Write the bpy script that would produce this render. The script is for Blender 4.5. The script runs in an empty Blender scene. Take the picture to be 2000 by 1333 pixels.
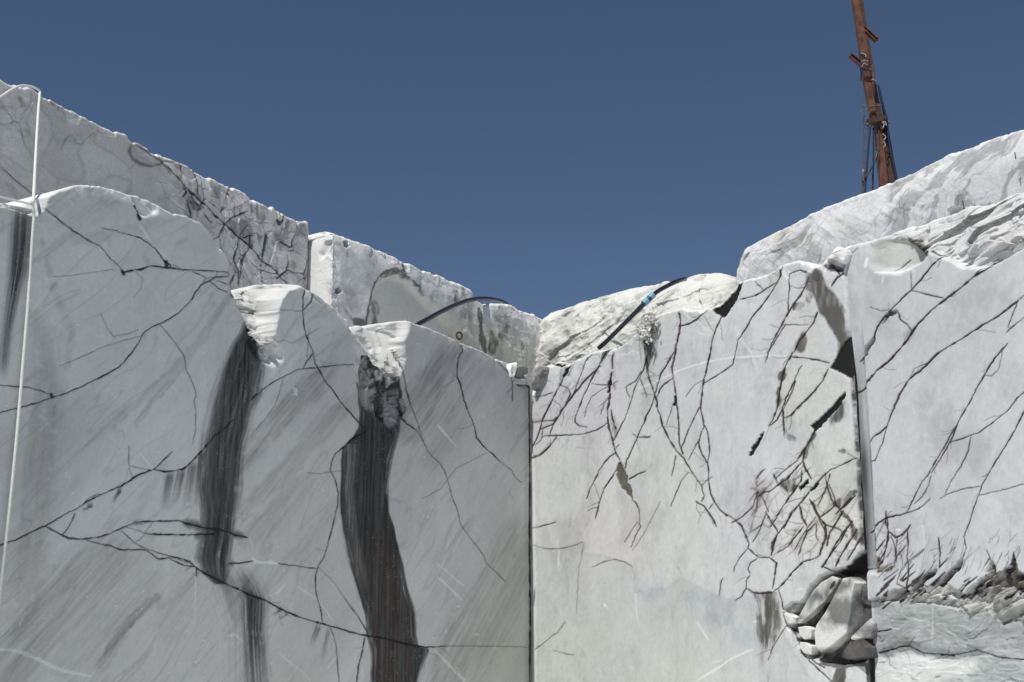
import bpy, bmesh, math, random
import numpy as np
from mathutils import Vector, Matrix
random.seed(7)
SC = bpy.context.scene
COL = SC.collection

# ------------------------------------------------------------------ camera
F = 2888.9                       # focal length in photo pixels (2000 wide)
PITCH = math.radians(14.0)
cd = bpy.data.cameras.new('camera'); cam = bpy.data.objects.new('camera', cd); COL.objects.link(cam)
cd.sensor_width = 36; cd.lens = 52; cd.clip_end = 5000
cam.location = (0, 0, 0); cam.rotation_euler = (math.radians(90) + PITCH, 0, 0)
SC.camera = cam
EYE = 1.65                       # the quarry floor lies this far below the camera

# ------------------------------------------------------------------ light
DL = np.array([0.485, 0.875]); DL /= np.linalg.norm(DL)      # left wall, running away from the camera
NL = np.array([DL[1], -DL[0]])                              # its outward normal
DELTA = math.radians(1.6)
Sh = -DL * math.cos(DELTA) - NL * math.sin(DELTA)
SUN_EL = math.radians(59)
S = Vector((Sh[0] * math.cos(SUN_EL), Sh[1] * math.cos(SUN_EL), math.sin(SUN_EL)))
sd = bpy.data.lights.new('sun', 'SUN'); sun = bpy.data.objects.new('sun', sd); COL.objects.link(sun)
sd.energy = 4.6; sd.angle = math.radians(0.5); sd.color = (1.0, 0.975, 0.93)
sun.rotation_euler = S.to_track_quat('Z', 'Y').to_euler(); sun.location = (0, 0, 60)
w = bpy.data.worlds.new('World'); SC.world = w; w.use_nodes = True
nt = w.node_tree; bg = nt.nodes['Background']
sk = nt.nodes.new('ShaderNodeTexSky'); sk.sky_type = 'NISHITA'; sk.sun_disc = False
sk.sun_elevation = SUN_EL; sk.sun_rotation = math.atan2(Sh[0], Sh[1])
sk.altitude = 2200; sk.air_density = 1.0; sk.dust_density = 0.1; sk.ozone_density = 2.4
nt.links.new(sk.outputs[0], bg.inputs[0]); bg.inputs[1].default_value = 0.062
SC.view_settings.view_transform = 'Standard'; SC.view_settings.look = 'None'
SC.view_settings.exposure = 0.0; SC.view_settings.gamma = 1

# ------------------------------------------------------------------ projection helpers
cp, sp = math.cos(PITCH), math.sin(PITCH)
def proj(x, y, z):
    dep = y * cp + z * sp
    return 1000 + F * x / dep, 666.5 - F * (z * cp - y * sp) / dep
def ray(px, py):
    a = (px - 1000) / F; b = (666.5 - py) / F
    return np.array([a, cp - b * sp, sp + b * cp])
def on_plane(px, py, p0, n):     # ray meets the vertical plane through p0 (xy) with normal n (xy)
    r = ray(px, py); t = (p0[0] * n[0] + p0[1] * n[1]) / (r[0] * n[0] + r[1] * n[1])
    return r * t
def at(px, py, Y):               # the point of the ray at distance Y
    r = ray(px, py); return r * (Y / r[1])

# ------------------------------------------------------------------ noise
_rng = np.random.default_rng(5)
TAB = _rng.random((256, 256)).astype(np.float32)
TAB2 = _rng.random((256, 256)).astype(np.float32)
def vnoise(x, y, tab=TAB):
    xi = np.floor(x); yi = np.floor(y); fx = (x - xi).astype(np.float32); fy = (y - yi).astype(np.float32)
    xi = xi.astype(np.int64); yi = yi.astype(np.int64)
    fx = fx * fx * fx * (fx * (fx * 6 - 15) + 10); fy = fy * fy * fy * (fy * (fy * 6 - 15) + 10)
    a = tab[xi & 255, yi & 255]; b = tab[(xi + 1) & 255, yi & 255]
    c = tab[xi & 255, (yi + 1) & 255]; d = tab[(xi + 1) & 255, (yi + 1) & 255]
    return (a + (b - a) * fx) * (1 - fy) + (c + (d - c) * fx) * fy
def fbm(x, y, o=4, g=0.5, tab=TAB):
    s = 0; a = 1; t = 0
    for k in range(o):
        s = s + a * vnoise(x * 2**k + 17.3 * k, y * 2**k + 9.1 * k, tab); t += a; a *= g
    return s / t
def ridge(x, y, o=4, tab=TAB):
    s = 0; a = 1; t = 0
    for k in range(o):
        s = s + a * (1 - np.abs(2 * vnoise(x * 2**k + 31.7 * k, y * 2**k + 5.3 * k, tab) - 1)); t += a; a *= .5
    return s / t
def worley(x, y):
    xi = np.floor(x).astype(np.int64); yi = np.floor(y).astype(np.int64)
    f1 = np.full(x.shape, 9.0, np.float32); f2 = f1.copy(); idv = f1.copy()
    for dx in (-1, 0, 1):
        for dy in (-1, 0, 1):
            jx = TAB[(xi + dx) & 255, (yi + dy) & 255]; jy = TAB2[(xi + dx) & 255, (yi + dy) & 255]
            d = np.hypot(xi + dx + jx - x, yi + dy + jy - y).astype(np.float32)
            nw = d < f1
            f2 = np.where(nw, f1, np.minimum(f2, d)); idv = np.where(nw, TAB[(xi + dx + 77) & 255, (yi + dy + 31) & 255], idv); f1 = np.where(nw, d, f1)
    return f1, f2, idv
def facets(x, y):                # broken rock: flat chips, each tilted its own way; returns height and distance to the cell border
    xi = np.floor(x).astype(np.int64); yi = np.floor(y).astype(np.int64)
    f1 = np.full(x.shape, 9.0, np.float32); f2 = f1.copy(); h = f1 * 0
    for dx in (-1, 0, 1):
        for dy in (-1, 0, 1):
            jx = TAB[(xi + dx) & 255, (yi + dy) & 255]; jy = TAB2[(xi + dx) & 255, (yi + dy) & 255]
            ex = x - (xi + dx + jx); ey = y - (yi + dy + jy); d = np.hypot(ex, ey).astype(np.float32); nw = d < f1
            a = TAB[(xi + dx + 91) & 255, (yi + dy + 13) & 255] - .5; b = TAB2[(xi + dx + 31) & 255, (yi + dy + 71) & 255] - .5; c = TAB2[(xi + dx + 55) & 255, (yi + dy + 5) & 255] - .5
            f2 = np.where(nw, f1, np.minimum(f2, d)); h = np.where(nw, 1.6 * a * ex + 1.6 * b * ey + c * .8, h); f1 = np.where(nw, d, f1)
    return h.astype(np.float32), f2 - f1
def chips(U, Z, k=1.0):          # two sizes of chips, warped
    wx = .35 * (fbm(U * 2.3 * k, Z * 2.3 * k, 3) - .5); wz = .35 * (fbm(U * 2.3 * k + 40, Z * 2.3 * k, 3) - .5)
    a, _ = facets((U + wx) * 3.2 * k, (Z + wz) * 3.2 * k); b, _ = facets((U + wx) * 8 * k + 3, (Z + wz) * 8 * k)
    return a * .7 + b * .3
def sstep(a, b, x):
    t = np.clip((x - a) / (b - a), 0, 1); return t * t * (3 - 2 * t)

# ------------------------------------------------------------------ a sheet of marks for one wall, in photo pixels (traced), read back per vertex
class Marks:
    def __init__(s, x0, y0, x1, y1):
        s.o = (x0, y0); s.W = x1 - x0; s.H = y1 - y0; s.L = {}
    def lay(s, n):
        if n not in s.L: s.L[n] = np.zeros((s.H, s.W), np.float32)
        return s.L[n]
    def seg(s, n, a, b, wa, wb, v, fe=1.0):
        L = s.lay(n); m = max(wa, wb) / 2 + fe + 1
        x0 = int(max(0, min(a[0], b[0]) - m - s.o[0])); x1 = int(min(s.W, max(a[0], b[0]) + m + 2 - s.o[0]))
        y0 = int(max(0, min(a[1], b[1]) - m - s.o[1])); y1 = int(min(s.H, max(a[1], b[1]) + m + 2 - s.o[1]))
        if x1 <= x0 or y1 <= y0: return
        Y, X = np.mgrid[y0:y1, x0:x1]; X = X + s.o[0]; Y = Y + s.o[1]
        dx, dy = b[0] - a[0], b[1] - a[1]; l2 = dx * dx + dy * dy + 1e-6
        t = np.clip(((X - a[0]) * dx + (Y - a[1]) * dy) / l2, 0, 1)
        d = np.hypot(X - a[0] - t * dx, Y - a[1] - t * dy)
        val = v * np.clip(1 - (d - (wa + (wb - wa) * t) / 2) / fe, 0, 1)
        L[y0:y1, x0:x1] = np.maximum(L[y0:y1, x0:x1], val)
    def line(s, n, pts, w, v=1.0, fe=1.0, jit=1.1, wvar=.5, taper=True):
        P = [np.array(p, float) for p in pts]; Q = []
        L = 0
        for a, b in zip(P[:-1], P[1:]):
            d = np.linalg.norm(b - a); k = max(1, int(d / 4))
            for i in range(k): Q.append((a + (b - a) * i / k, L + d * i / k))
            L += d
        Q.append((P[-1], L)); sx = random.random() * 99; R = []
        for q, l in Q:
            j1 = fbm(np.array([l / 7 + sx]), np.array([sx]), 3, .7)[0] - .5; j2 = fbm(np.array([l / 7 + sx]), np.array([sx + 50]), 3, .7)[0] - .5
            ww = w * (1 + wvar * 2 * (fbm(np.array([l / 13 + sx]), np.array([sx + 20]), 3)[0] - .5) * 2)
            if taper: ww *= min(1, .45 + .55 * min(l, L - l) / (0.15 * L + 1))
            R.append((q + np.array([j1, j2]) * 2 * jit * 2, max(.4, ww)))
        for (a, wa), (b, wb) in zip(R[:-1], R[1:]): s.seg(n, a, b, wa, wb, v, fe)
    def inside(s, poly, X, Y):
        c = np.zeros(X.shape, bool); n = len(poly)
        for i in range(n):
            (xa, ya), (xb, yb) = poly[i], poly[(i + 1) % n]
            if ya == yb: continue
            c ^= ((ya > Y) != (yb > Y)) & (X < (xb - xa) * (Y - ya) / (yb - ya) + xa)
        return c
    def poly(s, n, poly, v=1.0, fe=1.0, mode='max', f=None):
        L = s.lay(n); m = fe + 2
        xs = [p[0] for p in poly]; ys = [p[1] for p in poly]
        x0 = int(max(0, min(xs) - m - s.o[0])); x1 = int(min(s.W, max(xs) + m + 2 - s.o[0]))
        y0 = int(max(0, min(ys) - m - s.o[1])); y1 = int(min(s.H, max(ys) + m + 2 - s.o[1]))
        if x1 <= x0 or y1 <= y0: return
        Y, X = np.mgrid[y0:y1, x0:x1]; X = X + s.o[0]; Y = Y + s.o[1]
        jx = (fbm(X / 7., Y / 7., 3) - .5) * 5; jy = (fbm(X / 7. + 40, Y / 7., 3) - .5) * 5
        M = s.inside(poly, X + jx, Y + jy).astype(np.float32)
        if fe > 1:
            k = int(fe); 
            for ax in (0, 1):
                for _ in range(2):
                    Mp = np.pad(M, [(k, k) if a == ax else (0, 0) for a in (0, 1)], mode='edge'); cs = np.cumsum(Mp, axis=ax); 
                    cs = np.concatenate([np.zeros_like(np.take(cs, [0], ax)), cs], ax)
                    n_ = M.shape[ax]
                    M = (np.take(cs, range(2 * k + 1, 2 * k + 1 + n_), ax) - np.take(cs, range(0, n_), ax)) / (2 * k + 1)
        val = M * (f(X, Y) if f else v)
        L[y0:y1, x0:x1] = np.maximum(L[y0:y1, x0:x1], val) if mode == 'max' else L[y0:y1, x0:x1] + val
    def band(s, n, rows, v=1.0, edge=.12, streak=.4, fr=14, seed=0):   # rows: (y, xl, xr[, strength]); streaks follow the band
        L = s.lay(n); ys = [r[0] for r in rows]; m = 16
        y0 = int(max(0, ys[0] - s.o[1])); y1 = int(min(s.H, ys[-1] - s.o[1]))
        x0 = int(max(0, min(r[1] for r in rows) - m - s.o[0])); x1 = int(min(s.W, max(r[2] for r in rows) + m - s.o[0]))
        Y, X = np.mgrid[y0:y1, x0:x1].astype(float); X += s.o[0]; Y += s.o[1]
        xl = np.interp(Y, ys, [r[1] for r in rows]); xr = np.interp(Y, ys, [r[2] for r in rows]); st = np.interp(Y, ys, [r[3] if len(r) > 3 else 1 for r in rows])
        u = (X - xl) / (xr - xl)
        wob = (fbm(u * 6 + seed, Y / 60., 3) - .5) * .12 + (fbm(u * fr * 2 + seed, Y / 110., 4, .6) - .5) * .22
        e = np.minimum(u + wob, 1 - u + wob)
        M = sstep(-edge, edge, e)
        stn = fbm(u * fr + seed, Y / 120., 4, .6)
        val = v * st * M * np.clip(1 - streak + streak * 2.4 * (stn - .2), 0, 1.1)
        L[y0:y1, x0:x1] = np.maximum(L[y0:y1, x0:x1], np.clip(val, 0, 1))
    def get(s, n, px, py):
        if n not in s.L: return np.zeros(px.shape, np.float32)
        L = s.L[n]; x = np.clip(px - s.o[0], 0, s.W - 1.01); y = np.clip(py - s.o[1], 0, s.H - 1.01)
        xi = x.astype(int); yi = y.astype(int); fx = x - xi; fy = y - yi
        return (L[yi, xi] * (1 - fx) + L[yi, xi + 1] * fx) * (1 - fy) + (L[yi + 1, xi] * (1 - fx) + L[yi + 1, xi + 1] * fx) * fy
def cracks(M, txt, hl=.42, side=.2, kw=1.0):
    # each line: width darkness x,y x,y ...
    for ln in txt.strip().splitlines():
        p = ln.split()
        if not p or p[0][0] == '#': continue
        wd = float(p[0]) * kw; dk = float(p[1]); pts = [tuple(map(float, q.split(','))) for q in p[2:]]
        st = random.getstate()
        M.line('crack', pts, wd * .56 + .25, min(1, dk * 1.15), .9, jit=.7, wvar=.95)
        random.setstate(st)
        M.line('halo', pts, wd * 1.2, dk * hl, 2.5 + wd, jit=.7)
        rb = random.Random(int(pts[0][0] * 7 + pts[0][1] * 13))
        for a, b in zip(pts[:-1], pts[1:]):
            l = math.hypot(b[0] - a[0], b[1] - a[1]); dr = math.atan2(b[1] - a[1], b[0] - a[0])
            if wd > 1.7 and rb.random() < l / 55:      # a knot where stone has spalled off the lip
                t = rb.random(); c = (a[0] + (b[0] - a[0]) * t, a[1] + (b[1] - a[1]) * t); q = rb.uniform(2, 5)
                M.seg('crack', (c[0] - q * math.cos(dr), c[1] - q * math.sin(dr)), (c[0] + q * math.cos(dr), c[1] + q * math.sin(dr)), wd * .7, wd * 1.25, dk, 1.2)
            for _ in range(2):
                if wd > 1.5 and rb.random() < l / 42 * side:
                    t = rb.random(); c = (a[0] + (b[0] - a[0]) * t, a[1] + (b[1] - a[1]) * t); an = dr + rb.choice((-1, 1, math.pi - 1, math.pi + 1)) * rb.uniform(.3, .8); q = rb.uniform(12, 40)
                    m = (c[0] + q * .5 * math.cos(an), c[1] + q * .5 * math.sin(an)); an += rb.uniform(-.5, .5)
                    M.line('crack', [c, m, (m[0] + q * .5 * math.cos(an), m[1] + q * .5 * math.sin(an))], .5, dk * rb.uniform(.25, .6), .9, jit=.9)

# ------------------------------------------------------------------ object helpers
def tag(o, label=None, cat=None, group=None, kind=None):
    if label: o['label'] = label
    if cat: o['category'] = cat
    if group: o['group'] = group
    if kind: o['kind'] = kind
    return o
def empty(name, loc):
    o = bpy.data.objects.new(name, None); COL.objects.link(o); o.location = loc; o.empty_display_size = .2; return o
def mesh_obj(name, verts, faces, mat, parent=None, smooth=True, col=None):
    me = bpy.data.meshes.new(name)
    verts = np.asarray(verts, np.float32); me.vertices.add(len(verts)); me.vertices.foreach_set('co', verts.ravel())
    faces = np.asarray(faces, np.int32); n = len(faces); k = faces.shape[1]
    me.loops.add(n * k); me.loops.foreach_set('vertex_index', faces.ravel())
    me.polygons.add(n); me.polygons.foreach_set('loop_start', np.arange(0, n * k, k, dtype=np.int32))
    me.polygons.foreach_set('loop_total', np.full(n, k, np.int32))
    me.update(calc_edges=True); me.validate()
    me.polygons.foreach_set('use_smooth', np.full(n, smooth))
    if col is not None:
        a = me.color_attributes.new('albedo', 'FLOAT_COLOR', 'POINT')
        c = np.ones((len(verts), 4), np.float32); c[:, :3] = col; a.data.foreach_set('color', c.ravel())
    me.materials.append(mat)
    o = bpy.data.objects.new(name, me); COL.objects.link(o)
    if parent: o.parent = parent; o.matrix_parent_inverse = parent.matrix_world.inverted() if False else Matrix.Translation(-Vector(parent.location))
    return o
def bm_obj(name, bm, mat, parent=None, smooth=False):
    me = bpy.data.meshes.new(name); bm.normal_update(); bm.to_mesh(me); bm.free(); me.materials.append(mat)
    for p in me.polygons: p.use_smooth = smooth
    o = bpy.data.objects.new(name, me); COL.objects.link(o)
    if parent: o.parent = parent; o.matrix_parent_inverse = Matrix.Translation(-Vector(parent.location))
    return o

# ------------------------------------------------------------------ materials
def node_mat(name): 
    m = bpy.data.materials.new(name); m.use_nodes = True; return m, m.node_tree, m.node_tree.nodes['Principled BSDF']
def rock_mat(name, fine=.06, bump=.35, scale=1.0, bdist=.012, rough=.75):
    m, t, b = node_mat(name); N = t.nodes; K = t.links
    at_ = N.new('ShaderNodeAttribute'); at_.attribute_name = 'albedo'
    tc = N.new('ShaderNodeTexCoord')
    n1 = N.new('ShaderNodeTexNoise'); n1.inputs['Scale'].default_value = 14 * scale; n1.inputs['Detail'].default_value = 9; n1.inputs['Roughness'].default_value = .68
    K.new(tc.outputs['Object'], n1.inputs['Vector'])
    n2 = N.new('ShaderNodeTexNoise'); n2.inputs['Scale'].default_value = 60 * scale; n2.inputs['Detail'].default_value = 5
    K.new(tc.outputs['Object'], n2.inputs['Vector'])
    mr = N.new('ShaderNodeMapRange'); mr.inputs[1].default_value = .25; mr.inputs[2].default_value = .75; mr.inputs[3].default_value = 1 - fine; mr.inputs[4].default_value = 1 + fine
    K.new(n1.outputs[0], mr.inputs[0])
    mr2 = N.new('ShaderNodeMapRange'); mr2.inputs[1].default_value = .3; mr2.inputs[2].default_value = .7; mr2.inputs[3].default_value = 1 - fine * .8; mr2.inputs[4].default_value = 1 + fine * .8
    K.new(n2.outputs[0], mr2.inputs[0])
    mm = N.new('ShaderNodeMath'); mm.operation = 'MULTIPLY'; K.new(mr.outputs[0], mm.inputs[0]); K.new(mr2.outputs[0], mm.inputs[1])
    vm = N.new('ShaderNodeVectorMath'); vm.operation = 'SCALE'; K.new(at_.outputs['Color'], vm.inputs[0]); K.new(mm.outputs[0], vm.inputs['Scale'])
    K.new(vm.outputs[0], b.inputs['Base Color'])
    bp = N.new('ShaderNodeBump'); bp.inputs['Strength'].default_value = bump; bp.inputs['Distance'].default_value = bdist
    ad = N.new('ShaderNodeMath'); ad.operation = 'ADD'; K.new(n1.outputs[0], ad.inputs[0])
    m3 = N.new('ShaderNodeMath'); m3.operation = 'MULTIPLY'; m3.inputs[1].default_value = .35; K.new(n2.outputs[0], m3.inputs[0]); K.new(m3.outputs[0], ad.inputs[1])
    K.new(ad.outputs[0], bp.inputs['Height']); K.new(bp.outputs[0], b.inputs['Normal'])
    b.inputs['Roughness'].default_value = max(rough, .85); b.inputs['Specular IOR Level'].default_value = .07
    return m
def plain(name, c, rough=.6, metal=0.0, var=.15, scale=12, bump=0, c2=None, spec=.4):
    m, t, b = node_mat(name); N = t.nodes; K = t.links
    tc = N.new('ShaderNodeTexCoord'); n = N.new('ShaderNodeTexNoise'); n.inputs['Scale'].default_value = scale; n.inputs['Detail'].default_value = 6
    K.new(tc.outputs['Object'], n.inputs['Vector'])
    r = N.new('ShaderNodeValToRGB'); r.color_ramp.elements[0].position = .35; r.color_ramp.elements[1].position = .65
    c2 = c2 or tuple(x * (1 + var) for x in c)
    r.color_ramp.elements[0].color = (*[x * (1 - var) for x in c], 1); r.color_ramp.elements[1].color = (*c2, 1)
    K.new(n.outputs[0], r.inputs[0]); K.new(r.outputs[0], b.inputs['Base Color'])
    b.inputs['Roughness'].default_value = rough; b.inputs['Metallic'].default_value = metal; b.inputs['Specular IOR Level'].default_value = spec
    if bump:
        bp = N.new('ShaderNodeBump'); bp.inputs['Strength'].default_value = bump; bp.inputs['Distance'].default_value = .01
        K.new(n.outputs[0], bp.inputs['Height']); K.new(bp.outputs[0], b.inputs['Normal'])
    return m
M_SAWN = rock_mat('sawn_marble', .05, .25, 1.0)
M_ROUGH = rock_mat('rough_marble', .08, .6, 1.2, .02)
M_RUST = plain('rusty_steel', (.080, .031, .020), .75, 0, .35, 9, .4, c2=(.135, .050, .030))
M_RUSTD = plain('dark_rusty_steel', (.055, .026, .02), .8, 0, .4, 9, .4)
M_BLACK = plain('black_rubber', (.012, .014, .02), .38, 0, .2, 20)
M_NAVY = plain('navy_hose', (.015, .024, .05), .4, 0, .2, 20)
M_BLUE = plain('light_blue_plastic', (.14, .29, .40), .45, 0, .1, 20)
M_ROPE = plain('white_rope', (.62, .62, .58), .8, 0, .12, 60, .3)
M_STEEL = plain('dull_steel', (.10, .095, .10), .5, .4, .3, 20)
M_GREY = plain('grey_plastic', (.26, .26, .27), .6, 0, .15, 20)
M_LEAF = plain('dusty_leaf', (.68, .66, .58), .8, 0, .2, 30, c2=(.82, .81, .77))
M_STEM = plain('dry_stem', (.12, .10, .06), .8, 0, .3, 30)

# ------------------------------------------------------------------ the quarry floor
def ground_z(x, y): return -EYE + .10 * (fbm(x * .25, y * .25, 4) - .5)
gx = np.concatenate([np.linspace(-1500, -70, 14)[:-1], np.linspace(-70, 70, 160), np.linspace(70, 1500, 14)[1:]])
gy = np.concatenate([np.linspace(-1500, -60, 14)[:-1], np.linspace(-60, 80, 160), np.linspace(80, 2500, 14)[1:]])
GX, GY = np.meshgrid(gx, gy); GZ = ground_z(GX, GY)
def grid_faces(r, c, off=0):
    i = np.arange(r - 1)[:, None] * c + np.arange(c - 1)[None]
    i = i.ravel() + off; return np.stack([i, i + 1, i + c + 1, i + c], 1)
gc = .70 + .10 * (fbm(GX * .3, GY * .3, 5) - .5) - .1 * sstep(.55, .8, fbm(GX * .08 + 5, GY * .08, 3))
g = mesh_obj('ground', np.stack([GX, GY, GZ], -1).reshape(-1, 3), grid_faces(*GX.shape), M_ROUGH,
             col=np.stack([gc * .985, gc, gc * .985], -1).reshape(-1, 3)); tag(g, 'pale marble dust and gravel quarry floor', kind='structure')

# ------------------------------------------------------------------ wall builder
def wall(name, plan, top, ybot, marks, Hf, Cf, mat, step=1.45, back=3.0, rnd=.06, rough_top=.02, bvec=None, zfoot=-1.9, xin=(-30, 2030), front=False, hold=None):
    """plan: xy points of the foot line, left to right; top: photo outline of the upper edge; ybot: lowest photo row modelled finely."""
    P = np.array(plan, float); seg = np.linalg.norm(np.diff(P, axis=0), axis=1); cum = np.concatenate([[0], np.cumsum(seg)])
    tx = [p[0] for p in top]; ty = [p[1] for p in top]
    def pt(u): return np.stack([np.interp(u, cum, P[:, 0]), np.interp(u, cum, P[:, 1])], -1)
    ud = np.linspace(0, cum[-1], 20000); pd = pt(ud); pxd, _ = proj(pd[:, 0], pd[:, 1], 3.5)
    dpx = np.abs(np.diff(pxd)); du = np.diff(ud)
    inf = (pxd[1:] > xin[0]) & (pxd[1:] < xin[1])
    rate = np.where(inf, np.maximum(dpx / step, du / .05), np.maximum(dpx / 7, du / .3))
    cs = np.concatenate([[0], np.cumsum(rate)]); nc = int(cs[-1]); u = np.interp(np.linspace(0, cs[-1], nc), cs, ud)
    p = pt(u)
    # smooth outward normals
    nrm = np.stack([np.diff(P[:, 1]), -np.diff(P[:, 0])], -1) / seg[:, None]
    mid = (cum[:-1] + cum[1:]) / 2
    k = np.clip(np.searchsorted(cum, u, side='right') - 1, 0, len(seg) - 1); n = nrm[k]
    R = .06
    for j in range(1, len(cum) - 1):
        t = sstep(-R, R, u - cum[j])[:, None]; near = (np.abs(u - cum[j]) < R)[:, None]
        n = np.where(near, nrm[j - 1] * (1 - t) + nrm[j] * t, n)
    n /= np.linalg.norm(n, axis=1)[:, None]
    def zof(xy, py):       # height whose image row is py
        b = (666.5 - py) / F; return xy[:, 1] * (b * cp + sp) / (cp - b * sp)
    def solve(xy):
        z = zof(xy, np.full(len(xy), 500.))
        for _ in range(14):
            px, _y = proj(xy[:, 0], xy[:, 1], z); z = .4 * z + .6 * zof(xy, np.interp(px, tx, ty))
        return z
    zt = solve(p)
    base_top = None
    for it in range(2):
        px, py = proj(p[:, 0], p[:, 1], zt); h = Hf(u, zt, px, py, zt * 0)
        h = np.clip(h, -.8, .5)
        pd_ = p + n * h[:, None]; zt = zof(pd_, np.interp(px, tx, ty)) if front else solve(pd_)
    if hold is not None: kk = u < cum[hold]; zt[kk] = zt[np.argmax(~kk)] - .15
    zt = zt + rough_top * 1.3 * (fbm(u * 2.7, u * 0 + 3, 5, .6) - .5) - rough_top * .8 * sstep(.55, .75, fbm(u * 5, u * 0 + 8, 3))
    zb = zof(p, np.full(len(p), float(ybot)))
    hpx = ybot - min(np.interp(np.clip(pxd, *xin), tx, ty)); nr = int(hpx / step)
    t = np.linspace(0, 1, nr)[:, None]; t = t ** 1.03
    Z = zt[None] + (np.minimum(zb, zt - .3) - zt)[None] * t
    Z = np.concatenate([Z, Z[-1:] * .75 + zfoot * .25, Z[-1:] * .4 + zfoot * .6, Z[-1:] * 0 + zfoot], 0)
    U = np.broadcast_to(u, Z.shape); X0 = np.broadcast_to(p[:, 0], Z.shape); Y0 = np.broadcast_to(p[:, 1], Z.shape)
    PX, PY = proj(X0, Y0, Z)
    below = zt[None] - Z
    H = Hf(U, Z, PX, PY, below)
    r = rnd * (.4 + 1.4 * fbm(U * 3.1, U * 0 + 1, 3))
    q = np.clip(1 - below / r, 0, 1); H = H - r * (1 - np.sqrt(np.maximum(0, 1 - q * q)))
    X = X0 + n[None, :, 0] * H; Y = Y0 + n[None, :, 1] * H
    C = Cf(U, Z, PX, PY, below, H)
    # top of the bench, then down the back
    bv = np.array(bvec if bvec is not None else -nrm[np.argmax(seg)]); rows = []
    for bk in (back, back, back * .8, back * .45, .6, .25, .1, .04):
        zz = zt + .02 * (fbm(u * 3 + bk, u * 0 + bk * 5, 3) - .5) * (bk > .02) - .03 * bk
        if len(rows) == 0: zz = zt * 0 + zfoot
        rows.append(np.stack([X[0] + bv[0] * bk, Y[0] + bv[1] * bk, zz], -1))
    V = np.concatenate([np.array(rows), np.stack([X, Y, Z], -1)], 0)
    Cc = np.concatenate([np.repeat(C[:1], len(rows), 0), C], 0)
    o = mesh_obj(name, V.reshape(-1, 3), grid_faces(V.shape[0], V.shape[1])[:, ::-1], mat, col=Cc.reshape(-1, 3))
    return o
def lerp3(C, c, m): return C * (1 - m[..., None]) + np.array(c) * m[..., None]
def base_col(v, tint=(1, 1, 1)): return v[..., None] * np.array(tint)
CRACK_C = (.022, .016, .017); STAIN_C = (.021, .025, .026); BROWN_C = (.041, .034, .032)

# ================================================================== plan of the site (metres, camera at 0,0)
C0 = at(1037, 728, 24.0)[:2]                       # foot of the inner corner
def meet(px, py, p0, d):                           # plan point on the line p0+d seen at photo column px
    n = np.array([d[1], -d[0]]); return on_plane(px, py, p0, n)[:2]
DR = np.array([.459, -.889]); DR /= np.linalg.norm(DR); NR = np.array([-.889, -.459]); NR /= np.linalg.norm(NR)

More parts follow.
